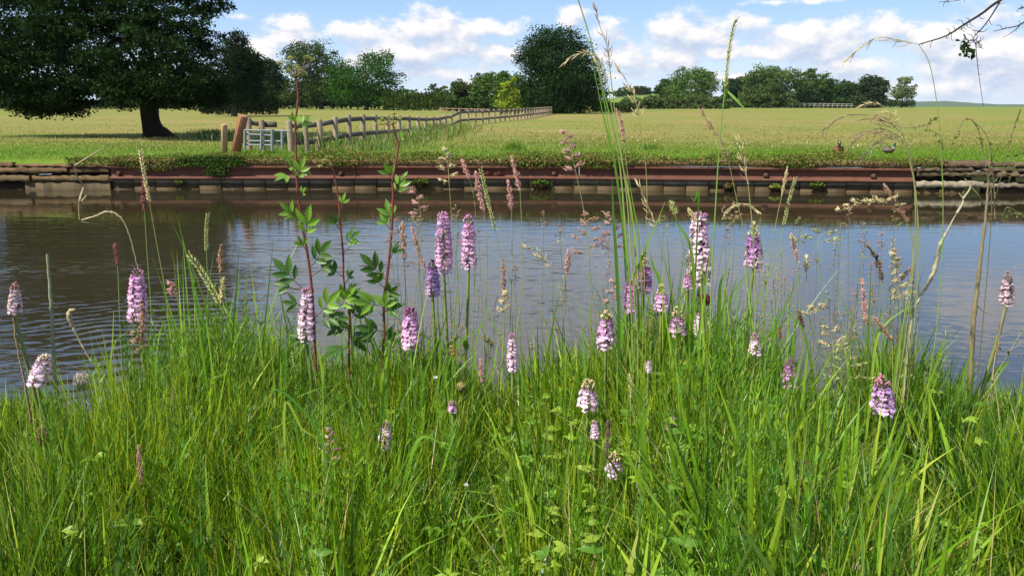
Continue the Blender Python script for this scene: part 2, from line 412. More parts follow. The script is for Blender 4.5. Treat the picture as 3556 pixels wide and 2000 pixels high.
def rough_beam(x0, x1, z0, z1, off0, off1, col, jit=.03, step=.16, blocks=0, mb=None):
    if blocks:
        mb = MB(); x = x0
        while x < x1:
            e = min(x+random.uniform(.25, 1.1), x1); dz = random.uniform(-.02, .03)
            if random.random() < .9: rough_beam(x, e-.012, z0+random.uniform(-.008, .008), z1+dz-.01, off0, off1+random.uniform(-.05, .03), np.array(col)*random.uniform(.65, 1.2), jit, .07, mb=mb)
            x = e
        return mb
    mb = mb or MB(); n = max(3, int((x1-x0)/step)); X = np.linspace(x0, x1, n)
    V = []
    for q in X:
        nx, ny = wall_normal(q)
        j = (rng.random(8)-.5)*jit
        for (o, z) in ((off1, z0+j[0]), (off1, (z0*.6+z1*.4)+j[1]), (off1-.01, z1+j[2]), (off0, z1+j[3]), (off0, z0)):
            o2 = o+(j[4] if o == off1 else 0)*.8
            V.append([q+nx*o2, wallY(q)+ny*o2, z])
    k = 5; i = np.arange(n-1)[:, None]*k; jj = np.arange(k)[None]
    F = np.stack([i+jj, i+(jj+1) % k, i+k+(jj+1) % k, i+k+jj], -1).reshape(-1, 4)
    c = np.asarray(col)*(.75+.5*rng.random((len(F), 1))); mb.add(V, F, c)
    for e in (0, n-1): mb.add(V[e*k:(e+1)*k], [list(range(k))], col)
    return mb
tw = thing('timber_wall', (XL-3, 19.1, -1), 'rotten stacked timber edging left of the rusty steel beam', 'wall')
for (a, b, z0, z1, o1, c) in ((XL-9, XL-2.3, -.47, -.36, .06, (.20, .12, .06)), (XL-2.2, XL-.02, -.46, -.40, .10, (.22, .13, .06)), (XL-9, XL-1.0, -.60, -.48, .11, (.19, .12, .055)),
    (XL-.95, XL-.03, -.61, -.48, .07, (.14, .08, .04)), (XL-9, XL-.05, -.655, -.61, -.04, (.03, .02, .012)), (XL-9, XL-1.9, -.80, -.66, .13, (.17, .12, .06)), (XL-1.85, XL-.03, -.79, -.67, .10, (.20, .13, .06)),
    (XL-9, XL-3.3, -1.2, -.82, .10, (.08, .05, .025)), (XL-3.25, XL-2.1, -1.2, -.83, .03, (.04, .028, .015)), (XL-2.05, XL-.03, -1.2, -.81, .08, (.15, .11, .06))):
    rough_beam(a, b, z0, z1, -.3, o1, np.array(c)*.62, .04, .1).build('timber', M_WOOD, tw)
rw = thing('stone_wall', (XR+3, 17, -1), 'crumbling ledge of stone and timber right of the rusty steel beam', 'wall')
for (a, b, z0, z1, o1, c) in ((XR+.03, XR+9, -.40, -.28, .02, (.17, .13, .07)), (XR+.5, XR+1.6, -.41, -.25, .07, (.17, .11, .065)), (XR+.03, XR+1.9, -.50, -.42, .12, (.15, .11, .065)),
    (XR+1.95, XR+9, -.50, -.41, .10, (.11, .10, .05)), (XR+.03, XR+2.6, -.61, -.52, .14, (.14, .10, .055)), (XR+2.65, XR+9, -.60, -.52, .13, (.14, .11, .06)), (XR+.03, XR+9, -.72, -.62, -.02, (.035, .025, .015)),
    (XR+.03, XR+3.4, -.86, -.74, .12, (.30, .25, .17)), (XR+3.45, XR+9, -.86, -.74, .10, (.22, .19, .11)), (XR+.03, XR+9, -1.2, -.87, .04, (.10, .065, .03))):
    rough_beam(a, b, z0, z1, -.3, o1, np.array(c)*.72, .05, .11, blocks=1).build('ledge', M_WOOD, rw)

# ------------------------------------------------------------------ foliage
DIA = np.array([[0, -.5, 0], [.32, 0, .06], [0, .5, 0], [-.32, 0, .06]]); DIAF = [[0, 1, 2, 3]]
def leaves(mb, pts, size, col, jit=.35, up=.35, sz=.4):
    n = len(pts); 
    nrm = norm(rng.normal(size=(n, 3))+np.array([0, 0, up])); M = frame(nrm, rng.random(n)*6.28)
    s = size*(1+sz*(rng.random(n)*2-1)); mb.inst(DIA, DIAF, pts, M*s[:, None, None], col, jit)
def clump_cloud(lobes, ncl, per, rc, flat=.7):
    """points gathered in clumps on and in ellipsoid lobes -> pts, clump index"""
    w = np.array([l[1][0]*l[1][2]+l[1][0]*l[1][1] for l in lobes]); w = w/w.sum()
    idx = rng.choice(len(lobes), ncl, p=w)
    C = np.array([l[0] for l in lobes])[idx]; Rr = np.array([l[1] for l in lobes])[idx]
    d = norm(rng.normal(size=(ncl, 3))); rad = rng.random(ncl)**.35*.98
    cen = C+d*Rr*rad[:, None]
    rcs = rc*(.6+.9*rng.random(ncl))
    dd = norm(rng.normal(size=(ncl, per, 3))+np.array([0, 0, .45])); rr = rng.random((ncl, per, 1))**.5
    pts = cen[:, None]+dd*rr*rcs[:, None, None]*np.array([1.15, 1.15, flat])
    return pts.reshape(-1, 3), np.repeat(np.arange(ncl), per)
def auto_lobes(c, r, n, seedspread=.62, low=.9):
    r = np.array(r)*[1.12, 1.1, 1.0]; L = [(np.array(c), np.array(r)*.74)]
    for i in range(n):
        a = random.uniform(0, 6.28); e = random.uniform(-.75, 1)
        d = np.array([math.cos(a)*math.sqrt(max(0, 1-e*e)), math.sin(a)*math.sqrt(max(0, 1-e*e)), e])
        k = random.uniform(.26, .46)
        L.append((np.array(c)+d*np.array(r)*(1-k)*random.uniform(.92, 1.18), np.array(r)*k*np.array([1, 1, random.uniform(.7, 1)])))
    for i in range(7):
        a = i/7*6.283+random.uniform(-.3, .3); k = random.uniform(.30, .42)
        L.append((np.array([c[0]+math.cos(a)*r[0]*.55, c[1]+math.sin(a)*r[1]*.55, c[2]-r[2]*(1-k)]), np.array([r[0]*.50, r[1]*.46, r[2]*k])))
    return L
def tree(name, label, cat, x, base, top, w, D, col, bot=None, lsize=None, ncl=460, per=40, col2=None, trunk=.03, nl=9, group=None, lobes=None, limbs=5, wide=None, tcol=(.07, .055, .04)):
    zb = float(far_z(np.array(Xat(x, D, 0)), np.array(D))) if D > 19.5 else FZ
    B = np.array([Xat(x, D, zb), D, zb])
    zt = P(x, top, D)[2]; bot = base if bot is None or base-bot < 26 else bot; z0 = max(P(x, bot, D)[2], zb+.05)
    rx = px(w/2, D); c = (B[0], D, (zt+z0)/2); r = (rx, rx*.9, (zt-z0)/2)
    t = thing(name, B, label, cat, group)
    L = lobes or auto_lobes(c, r, nl)
    ls = lsize or max(.0022*D, .05)
    pts, ci = clump_cloud(L, ncl, per, rx*.20)
    pts = pts[pts[:, 2] > zb+.02] if False else np.where(pts[:, 2:3] < zb+.03, np.concatenate([pts[:, :2], np.full((len(pts), 1), zb+.05)], 1), pts)
    cc = np.array(col)[None]*(1+.35*(rng.random(ncl)[:, None]*2-1)[ci % ncl])
    if col2 is not None:
        f = (rng.random(ncl)[ci]**2)[:, None]; cc = cc*(1-f)+np.array(col2)*f
    mb = MB(); leaves(mb, pts, ls, cc, .3); mb.build('crown', M_LEAF, t)
    mb = MB(); tr = trunk*(zt-zb)
    ctop = np.array([c[0]+random.uniform(-.1, .1)*rx, D, zb+(zt-zb)*.75])
    mb.tube(spline([B-[0, 0, .3], B+[tr*.3, 0, (z0-zb)*.6+.3], (B+ctop)/2, ctop], 4), [tr*1.5, tr, tr*.7, tr*.15], tcol, 8)
    tb = mb.build('trunk', M_BARK, t)
    for i in range(limbs):
        a = random.uniform(0, 6.28); s0 = B+(ctop-B)*random.uniform(.25, .7); l = MB()
        e = s0+np.array([math.cos(a)*rx*.75, math.sin(a)*rx*.7, (zt-zb)*random.uniform(.05, .25)])
        l.tube(spline([s0, (s0+e)/2+[0, 0, .05*(zt-zb)], e], 4), [tr*.45, tr*.12], tcol, 5); l.build('limb', M_BARK, tb)
    return t
DK = (.030, .055, .016); OL = (.055, .075, .022); MG = (.055, .105, .022); LG = (.10, .16, .035); YG = (.24, .30, .03)

# the great oak on the left, crown running out of the frame
D0 = 32.; zb = FZ
TB = P(540, 475, D0); TB[2] = zb
oak = thing('oak_tree', TB, 'huge dark oak with spreading crown over the left meadow and thick bare trunk', 'tree')
lob = []
for (xx, yy, rx_, ry_, dy) in ((120,210,190,150,-1.0),(60,60,220,170,0),(180,330,110,60,-1.5),(60,330,100,70,0),(330,120,190,150,1.5),(330,300,120,70,1),(470,-40,220,120,0),(560,270,150,85,-2),
    (680,300,110,70,0),(650,150,120,90,1.5),(700,20,95,50,-.5),(500,120,120,70,2.5),(760,30,45,28,-.5),(420,330,90,45,-1),(600,330,150,42,-1),(730,330,80,40,.5),(250,-120,330,150,0),(600,-140,230,110,0),(240,370,60,30,-1.5),(120,375,60,25,-1.5),(-90,150,180,230,0),(-60,-140,260,160,0)):
    q = P(xx, yy, D0+dy); lob.append((q, np.array([px(rx_, D0), px(rx_, D0)*.8, px(ry_, D0)])))
for (xx, yy, rx_, ry_, dy) in ((470,330,130,50,-3.2),(600,290,120,60,-3.2),(520,200,140,90,-3),(380,250,120,90,-3),(210,250,120,120,-2),(60,240,130,140,-2),(640,110,90,70,-2),(480,60,160,70,-2),(230,80,180,80,-2),(180,385,110,22,-1),(60,345,80,30,-1)):
    lob.append((P(xx, yy, D0+dy), np.array([px(rx_, D0), px(rx_, D0)*.6, px(ry_, D0)])))
pts, ci = clump_cloud(lob, 2900, 60, .34, .6)
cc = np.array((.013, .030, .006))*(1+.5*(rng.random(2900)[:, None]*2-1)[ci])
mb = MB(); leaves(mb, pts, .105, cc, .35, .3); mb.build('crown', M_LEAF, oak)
mb = MB(); w0 = px(34, D0)
mb.tube(spline([TB-[-.15, 0, .3], TB+[-.0, 0, .12], P(528, 440, D0), P(520, 400, D0), P(519, 360, D0), P(525, 250, D0)], 5), [w0*2.0, w0*1.45, w0*1.02, w0*.86, w0*.86, w0*.9, w0*.5], (.028, .022, .016), 14)
tr = mb.build('trunk', M_BARK, oak, True)
for (a, b, r0) in (((520,350),(250,260),.16),((525,330),(700,230),.15),((520,300),(380,120),.13),((525,280),(620,80),.12),((522,340),(120,200),.12),((525,250),(520,20),.16),((520,330),(690,330),.08)):
    l = MB(); A = P(*a, D0); B_ = P(*b, D0+random.uniform(-1.5, 1.5)); M_ = (A+B_)/2+[0, 0, .35]
    l.tube(spline([A, M_, B_], 5), [r0, r0*.6, r0*.2], (.026, .02, .015), 7); l.build('limb', M_BARK, tr)

tree('dark_tree', 'very dark tall tree just behind the right edge of the big oak', 'tree', 812, 366, 100, 190, 85, (.012, .026, .007), bot=366, nl=18, ncl=1000)
tree('round_tree', 'dark round tree between the oak and the twin green trees', 'tree', 935, 362, 186, 150, 190, (.018, .042, .008), bot=350, ncl=480)
tree('domed_tree', 'olive green domed tree left of the bright green oak in the meadow', 'tree', 1115, 366, 130, 225, 185, (.040, .070, .010), bot=352, nl=12, ncl=560)
tree('spreading_tree', 'mid green tree with flat spreading limbs standing right of the olive domed tree', 'tree', 1272, 368, 156, 242, 165, (.030, .085, .007), bot=352, nl=14, ncl=480)
tree('copse_tree', 'tall green hedge tree left of the huge central tree', 'tree', 1690, 385, 245, 130, 135, (.07, .13, .022), bot=370, ncl=480)
tree('copse_tree', 'green tree tucked against the left side of the central dark tree', 'tree', 1780, 385, 236, 120, 128, (.06, .12, .018), bot=372, ncl=480)
tree('copse_tree', 'low greyish bush tree at the left end of the copse behind the rail fence', 'tree', 1610, 384, 275, 110, 138, (.050, .078, .024), bot=374, ncl=260)
tree('great_tree', 'huge dense dark green tree rising at the end of the post fence', 'tree', 1945, 395, 92, 290, 108, (.018, .045, .009), bot=372, nl=26, ncl=1400, per=44, trunk=.045, wide=1, lobes=[(P(a, b, 108+dy), np.array([px(ra, 108), px(ra, 108)*.8, px(rb, 108)])) for (a, b, ra, rb, dy) in ((1890,150,70,52,0),(1960,140,55,45,1),(1850,200,55,45,-1),(2010,175,38,40,0),(1930,210,95,50,-1),(2040,240,52,42,0),(1850,265,52,45,0),(1960,280,105,50,-1),(2065,295,45,40,1),(1835,325,45,40,0),(1900,345,85,40,-1),(2010,350,85,40,0),(2060,345,48,35,0),(1930,380,110,14,0),(1945,300,110,80,0))])
tree('young_tree', 'small bright yellow green tree beside the post and rail fence', 'tree', 1765, 395, 268, 84, 92, YG, bot=382, ncl=240, col2=(.16, .24, .03), nl=10, trunk=.02)
tree('field_tree', 'broad mid green tree left of the pair behind the tall grass stem on the right', 'tree', 2400, 374, 230, 170, 240, (.065, .125, .025), bot=362, nl=11, ncl=380, col2=(.09, .14, .03))
tree('field_tree', 'small rounded tree leaning out at the left end of the right hand tree group', 'tree', 2330, 372, 262, 90, 270, (.045, .09, .02), bot=360)
tree('field_tree', 'dark tree peeping out behind the tall green grass stem on the right', 'tree', 2560, 374, 252, 110, 260, (.030, .058, .018), bot=364)
tree('field_tree', 'broadest bright green domed tree right of the tall grass stem', 'tree', 2670, 374, 215, 190, 240, (.065, .12, .025), bot=364, nl=12, ncl=560, col2=(.09, .13, .035))
tree('field_tree', 'tree with visible trunk and tiered limbs in the right tree row', 'tree', 2810, 374, 236, 118, 245, (.05, .10, .02), bot=352, nl=9, trunk=.05)
tree('field_tree', 'rounded dark green tree second from the right end of the tree row', 'tree', 2905, 374, 266, 120, 245, (.035, .075, .018), bot=364)
tree('field_tree', 'dark domed tree at the right end of the tree row', 'tree', 3010, 374, 260, 122, 240, (.032, .055, .020), bot=364, ncl=480)
tree('birch_tree', 'pale loose leaved pointed tree standing alone at the right end of the horizon', 'tree', 3130, 373, 262, 78, 250, (.15, .20, .09), bot=345, nl=9, ncl=150, per=22, trunk=.02)
for i, (xx, tp, w_, b_, lb, c_) in enumerate(((1400, 300, 46, 333, 'small far tree right of the spreading tree', MG), (1500, 284, 60, 335, 'small dark far tree left of the pale one above the hedge', OL), (1545, 290, 44, 335, 'small pale green far tree above the long hedge', LG),
    (1590, 283, 60, 340, 'far tree rising right of the pale one over the hedge', MG), (1445, 308, 50, 335, 'lowest far tree over the middle of the hedge', MG),
    (2165, 302, 60, 340, 'small far tree next to the right side of the central tree', MG), (2220, 300, 66, 338, 'rounded far tree in the gap beyond the white fence', OL), (2292, 306, 44, 336, 'smallest far tree at the left of the right tree group', MG))):
    tree('distant_tree', lb, 'tree', xx, 360, tp, w_, 430, c_, bot=352, ncl=90, per=24, limbs=0, group='small trees far across the meadow')
def hedge(name, label, x0, x1, top, base, D, col, n=40, nlf=9000, ls=.35):
    a, b = Xat(x0, D, 0), Xat(x1, D, 0); zt = P(x0, top, D)[2]; z0 = float(far_z(np.array((a+b)/2), np.array(D)))
    h = zt-z0; mb = MB(); pts = []
    for k in range(n):
        X = a+(b-a)*(k+.5)/n+random.uniform(-.3, .3)*(b-a)/n; hh = h*random.uniform(.8, 1.08)
        r = (b-a)/n*1.1; m = nlf//n; d = norm(rng.normal(size=(m, 3))+[0, -.2, .3])*rng.random((m, 1))**.4
        q = np.array([X, D+random.uniform(-.4, .4)*r, z0+hh*.5])+d*np.array([r, r*1.0, hh*.5]); pts.append(q)
    pts = np.concatenate(pts); nz = np.sin(pts[:, 0]*1.3)*np.sin(pts[:, 2]*3+pts[:, 0]*.4)
    leaves(mb, pts, ls, np.array(col)*(1+.3*nz[:, None]), .35); return tag(mb.build(name, M_LEAF), label, 'hedge')
hedge('hedge', 'long clipped green hedge beyond the meadow between the spreading tree and the copse', 1330, 1590, 318, 385, 150, (.075, .125, .022), 80, 18000)
hedge('hedge', 'dark shrubby hedge under the dark tree beside the big oak', 690, 960, 318, 368, 96, (.018, .036, .010), 26, 9000, .3)
hedge('hedge', 'low hedge under the dark domed tree left of the tall red stem', 870, 1070, 318, 365, 192, (.065, .115, .025), 30, 7000, .45)
hedge('hedge', 'bushy hedge filling the gap between the olive and the spreading tree', 1040, 1350, 322, 366, 190, (.045, .085, .018), 40, 9000, .45)
hedge('hedge', 'dark low hedge below the big oak at the far side of the field', -200, 900, 345, 366, 170, (.03, .055, .014), 70, 12000, .4)
hedge('hedge', 'shaggy hedge at the foot of the copse behind the rail fence', 1550, 1840, 335, 386, 130, (.05, .09, .02), 40, 9000, .35)
hedge('hedge', 'dark hedge running right from the foot of the central tree', 2060, 2200, 355, 385, 118, (.05, .085, .025), 14, 3500, .3)
hedge('hedge', 'low hedge under the row of trees on the right', 2500, 3050, 352, 373, 255, (.045, .08, .025), 40, 7000, .5)
hedge('hedge', 'low bushes at the foot of the pale birch on the right', 3040, 3170, 345, 373, 262, (.06, .095, .035), 12, 2500, .5)
hedge('hedge', 'far dark treeline hedge above the white fence in the gap', 2080, 2380, 320, 336, 470, (.04, .07, .03), 30, 5000, .9)
for i, (xx, w_, tp) in enumerate(((2190, 80, 335), (2255, 78, 332), (2320, 80, 335), (2385, 86, 333), (2440, 80, 336), (2500, 80, 338))):
    tree('field_bush', ['leftmost clipped bush in the row right of the central tree', 'second bush from the left in the bush row, beside the first', 'bush just right of the gap in the bush row', 'rounded bush between the gap and the tall grass stem', 'bush before the last one of the bush row', 'last bush of the row, next to the tall grass stem'][i],
         'bush', xx, 378, tp, w_, 200, (.075, .11, .03), bot=376, ncl=110, per=26, limbs=0, trunk=.03, group='bushes in a row across the right meadow')

# ------------------------------------------------------------------ fences
def board(mb, A, B, h, t, col):
    A, B = np.array(A, float), np.array(B, float); d = norm(B-A); s_ = norm(np.cross(d, [0, 0, 1]))*t/2; u = np.array([0, 0, h/2])
    V = [A-s_-u, A+s_-u, A+s_+u, A-s_+u, B-s_-u, B+s_-u, B+s_+u, B-s_+u]
    mb.add(V, [[0, 3, 2, 1], [4, 5, 6, 7], [0, 1, 5, 4], [1, 2, 6, 5], [2, 3, 7, 6], [3, 0, 4, 7]], col)
fence = thing('post_fence', P(1259, 510, 25)*[1, 1, 0]+[0, 0, FZ], 'weathered grey post and rail fence winding from the gate to the central tree', 'fence')
fp = [(862,410,22.6),(908,417,22.8),(1004,420,22.0),(1059,421,22.2),(1109,416,22.6),(1163,406,23.3),(1211,400,24.1),(1259,398,25.2),(1302,399,26.8),(1345,400,28.3),(1385,400,30.2),(1419,402,32.),(1451,404,34.),(1477,406,36.),(1503,405,38.3),(1526,405,40.5),(1546,400,42.5),(1566,398,44.5)]
n2 = 34
A = P(1566, 398, 44.5); Bf = np.array([Xat(1919, 108, .6), 108])
posts = [(P(a, b, c)) for a, b, c in fp]
for k in range(1, n2+1):
    f = k/n2; X = A[0]+(Bf[0]-A[0])*f+1.1*math.sin(f*3.14); Y = A[1]+(Bf[1]-A[1])*f; posts.append(np.array([X, Y, .62+(.02*random.uniform(-1, 1))]))
prev = None
for k, p in enumerate(posts):
    col = np.array((.27, .21, .14))*random.uniform(.8, 1.15); r = .078*random.uniform(.9, 1.1)
    lean = np.array([random.uniform(-.03, .03), random.uniform(-.03, .03), 0])
    mb = MB(); mb.tube([[p[0], p[1], FZ-.2]+lean, p*[1, 1, 0]+[0, 0, p[2]-.03]-lean*.5, p-lean*.5], [r*1.05, r, r*.88], col, 10); mb.build('post', M_WOOD, fence)
    if prev is not None and k not in (2,):
        for (dz) in ((-.13, -.58) if k != 1 else (-.13,)):
            mb = MB(); o = np.array([.0, r+.02, dz]); board(mb, prev+o, p+o, .13, .03, np.array((.12, .105, .09))*random.uniform(.8, 1.2)); mb.build('rail', M_WOOD, fence)
    prev = p
mb = MB(); board(mb, P(908, 417, 22.8)+[0, .1, -.13], P(957, 417, 22.8)+[0, .1, -.13], .16, .03, (.10, .09, .075)); mb.build('rail', M_WOOD, fence)
# gate posts
def sq_post(name, label, a, b, D, w, col, cat='post'):
    A, B = P(*a, D), P(*b, D); A = A-(B-A)*.0; o = thing(name, (A[0], A[1], FZ), label, cat)
    mb = MB(); d = norm(B-A); sx = norm(np.cross(d, [0, 1, 0]))*w/2; sy = np.cross(d, norm(sx))*w/2; A2 = A-d*.25
    V = [q+i*sx+j*sy for q in (A2, B) for (i, j) in ((-1, -1), (1, -1), (1, 1), (-1, 1))]+[B+d*.03]
    mb.add(V[:8], [[0, 1, 5, 4], [1, 2, 6, 5], [2, 3, 7, 6], [3, 0, 4, 7], [3, 2, 1, 0]], col)
    mb.add(V[4:], [[0, 1, 4], [1, 2, 4], [2, 3, 4], [3, 0, 4]], np.array(col)*1.1); m = mb.build('shaft', M_WOOD, o)
    g = MB(); f0 = A-sy*1.0-d*.1; 
    nb_ = norm(np.cross(sx, d)); nb_ = nb_ if nb_[1] < 0 else -nb_
    g.ribbon(np.linspace(A+nb_*(w/2+.003)+sx*.1, B+nb_*(w/2+.003)-d*.05+sx*.1, 6), [.008, .012, .008], np.array(col)*.25, side=nb_); g.build('crack', M_WOOD, o)
sq_post('gate_post', 'thick reddish brown square timber post leaning right beside the metal gate', (822, 512), (845, 404), 21.3, .20, (.30, .14, .075))
sq_post('marker_post', 'short pale square wooden post standing alone left of the leaning gate post', (779, 514), (778, 434), 21.3, .125, (.38, .25, .15))
gt = thing('metal_gate', (Xat(925, 21, FZ), 21, FZ), 'galvanised tubular metal field gate between the brown post and the fence', 'gate')
GM = (.19, .21, .22)
def bar(a, b, r, nm, D=21., D2=None, sq=False):
    mb = MB(); mb.tube([P(*a, D), P(*b, D2 or D)], r, GM, 8); mb.build(nm, M_METAL, gt)
for (a, b) in (((850, 452), (1008, 456)), ((846, 466), (948, 471)), ((852, 490), (984, 491)), ((843, 503), (946, 505))): bar(a, b, .022, 'bar')
for (x0, y0, y1, r) in ((850, 452, 520, .035), (907, 452, 520, .032), (945, 450, 524, .04), (980, 455, 514, .038)): bar((x0, y0), (x0, y1), r, 'upright', 20.97)
mb = MB()
for x0 in np.arange(912, 980, 6.2): mb.tube([P(x0, 490, 21.04), P(x0, 520, 21.04)], .004, GM, 4)
for y0 in np.arange(494, 521, 6): mb.tube([P(908, y0, 21.04), P(982, y0, 21.04)], .004, GM, 4)
mb.build('wire_mesh', M_METAL, gt)
def rail_fence(name, label, x0, x1, y0, y1, D0_, D1_, n, h, col, mat, rails=2, group=None):
    t = thing(name, P((x0+x1)/2, y0, (D0_+D1_)/2)*[1, 1, 0]+[0, 0, float(far_z(np.array(0.), np.array(D0_)))], label, 'fence', group); prev = None
    for k in range(n):
        f = k/(n-1); q = P(x0+(x1-x0)*f, y0+(y1-y0)*f, D0_+(D1_-D0_)*f); rr = max(.05, D0_*.0004)
        mb = MB(); mb.box(q-[rr, rr, h+.3], q+[rr, rr, 0], col); mb.build('post', mat, t)
        if prev is not None:
            for j in range(rails):
                mb = MB(); dz = -.12-j*h*.42; board(mb, prev+[0, -rr-.02, dz], q+[0, -rr-.02, dz], max(.1, D0_*.0007), .03, col); mb.build('rail', mat, t)
        prev = q
rail_fence('rail_fence', 'low brown rail fence behind the post fence in front of the copse', 1530, 1700, 374, 378, 112, 108, 9, 1.0, (.26, .18, .12), M_WOOD)
rail_fence('white_fence', 'thin white rail fence far away across the raised field', 2075, 2400, 334, 338, 440, 400, 26, 1.3, (.75, .75, .72), M_WOOD, 2)
rail_fence('paddock_fence', 'thin pale wire fence below the trees at the right of the row', 2730, 3070, 358, 362, 238, 238, 22, 1.2, (.30, .30, .24), M_WOOD, 2)

# ------------------------------------------------------------------ grasses of the far bank
def blades(mb, base, h, wid, ang, lean, bend, col, K=4, face=None, taper=None):
    """n curved blades; base (n,3); lean start angle from vertical; bend added along the blade"""
    n = len(base); t = np.linspace(0, 1, K+1)
    th = lean[:, None]+bend[:, None]*t[None]; ds = h[:, None]/K
    hx = np.concatenate([np.zeros((n, 1)), np.cumsum(np.sin(th[:, :-1])*ds, 1)], 1); hz = np.concatenate([np.zeros((n, 1)), np.cumsum(np.cos(th[:, :-1])*ds, 1)], 1)
    dx, dy = np.cos(ang), np.sin(ang)
    p = base[:, None]+np.stack([hx*dx[:, None], hx*dy[:, None], hz], -1)
    fa = ang+math.pi/2 if face is None else face
    sd = np.stack([np.cos(fa), np.sin(fa), np.zeros(n)], -1)[:, None]
    tp = np.interp(t, [0, .4, .75, 1], [.75, 1, .7, .04]) if taper is None else np.interp(t, np.linspace(0, 1, len(taper)), taper)
    w = (wid[:, None]*tp[None]/2)[..., None]
    V = np.stack([p-sd*w, p+sd*w], 2).reshape(-1, 3)
    i = (np.arange(n)*2*(K+1))[:, None]+(np.arange(K)*2)[None]
    F = np.stack([i, i+1, i+3, i+2], -1).reshape(-1, 4)
    mb.add(V, F, np.repeat(col, K, 0))
def mixcol(n, cols, w, j=.22):
    c = np.array(cols)[rng.choice(len(cols), n, p=np.array(w)/sum(w))]; return c*(1+j*(rng.random((n, 1))*2-1))*(1+.08*(rng.random((n, 3))*2-1))
n = 95000
f = rng.random(n); Dd = 19.25*np.exp(f**1.15*math.log(75/19.25)); u = rng.random(n)*1.5-.75; Dd = np.where(rng.random(n) < np.clip((Dd-40)/35, 0, 1), 19.3+8*rng.random(n), Dd)
X = u*Dd*1.0; Y = wallY(X)+.05+(Dd-19.1); keep = np.ones(n, bool)
patch = np.sin(X*.9+2*np.sin(Y*.5))*np.sin(Y*.8+1.3*np.sin(X*.4))
h = (.04+.07*rng.random(n))*(1+.4*patch)*np.clip(Dd/30, .8, 1.5)
kf = (rng.random(n) < 1-.72*np.clip((Dd-24)/16, 0, 1)-.25*np.clip((Dd-45)/30, 0, 1)); h = h*(1-.45*np.clip((Dd-24)/14, 0, 1)); X, Y, Dd, patch, h = X[kf], Y[kf], Dd[kf], patch[kf], h[kf]; n = len(X)
base = np.stack([X, Y, far_z(X, Y)-.01], -1)
fr = np.clip((Dd-21)/10, 0, 1)[:, None]*np.clip(.62+.3*patch[:, None]+.3*rng.random((n, 1)), 0, 1)
cg = mixcol(n, [(.12, .24, .014), (.10, .20, .012), (.17, .25, .02)], [3, 2, 2]); cb = mixcol(n, [(.27, .215, .075), (.28, .20, .09), (.20, .21, .04)], [3, 1.5, 2], .12)
mb = MB(); blades(mb, base, h, .006+.0006*Dd, rng.random(n)*6.28, rng.random(n)*.35, rng.random(n)*.7, cg*(1-fr)+cb*fr, K=2, face=rng.random(n)*.8-.4)
tag(mb.build('meadow_grass', M_GRASS), 'short mixed green and straw coloured grass over the far meadow', 'grass', kind='stuff')

mb = MB(); n = 9000; k = rng.integers(5, 17, n); fpw = np.array([[p[0], p[1]] for p in posts[:20]]); b = fpw[k]+rng.normal(size=(n, 2))*[.7, .6]+[.25, -.4]
h = .14+.34*rng.random(n)**1.6*(.6+.6*np.sin(b[:, 0]*2.1)**2); base = np.stack([b[:, 0], b[:, 1], np.full(n, FZ-.02)], -1)
blades(mb, base, h, np.full(n, .022), rng.random(n)*6.28, rng.random(n)*.35, rng.random(n)*.8, mixcol(n, [(.09, .17, .02), (.14, .21, .025), (.26, .22, .09)], [3, 3, 2]), K=2, face=rng.random(n)-.5)
tag(mb.build('fence_weeds', M_GRASS), 'tall green weeds growing along the foot of the post fence', 'weeds', kind='stuff')
def weed_bush(label, x, y, D, w, h, n=900, col=(.035, .07, .018)):
    c = P(x, y, D); mb = MB(); b = np.array([c[0], c[1], FZ-.02])+rng.normal(size=(n, 3))*[w/2, w/4, 0]
    blades(mb, b, h*(.4+.6*rng.random(n)), np.full(n, .03), rng.random(n)*6.28, rng.random(n)*.4, rng.random(n)*.6, mixcol(n, [col], [1]), K=2, face=rng.random(n)-.5)
    tag(mb.build('nettle_clump', M_GRASS), label, 'weeds')
weed_bush('dark nettle clump in the oak shade left of the gate', 750, 460, 29, .9, .5)
weed_bush('dark nettles behind the metal gate rails', 960, 465, 27, .9, .5)
weed_bush('green weed tuft on the bank above the middle of the beam', 1790, 500, 22.5, .30, .32, 200, (.12, .22, .02))
weed_bush('small green weed tuft on the bank right of the central tree', 2255, 490, 23, .25, .25, 150, (.12, .22, .02))
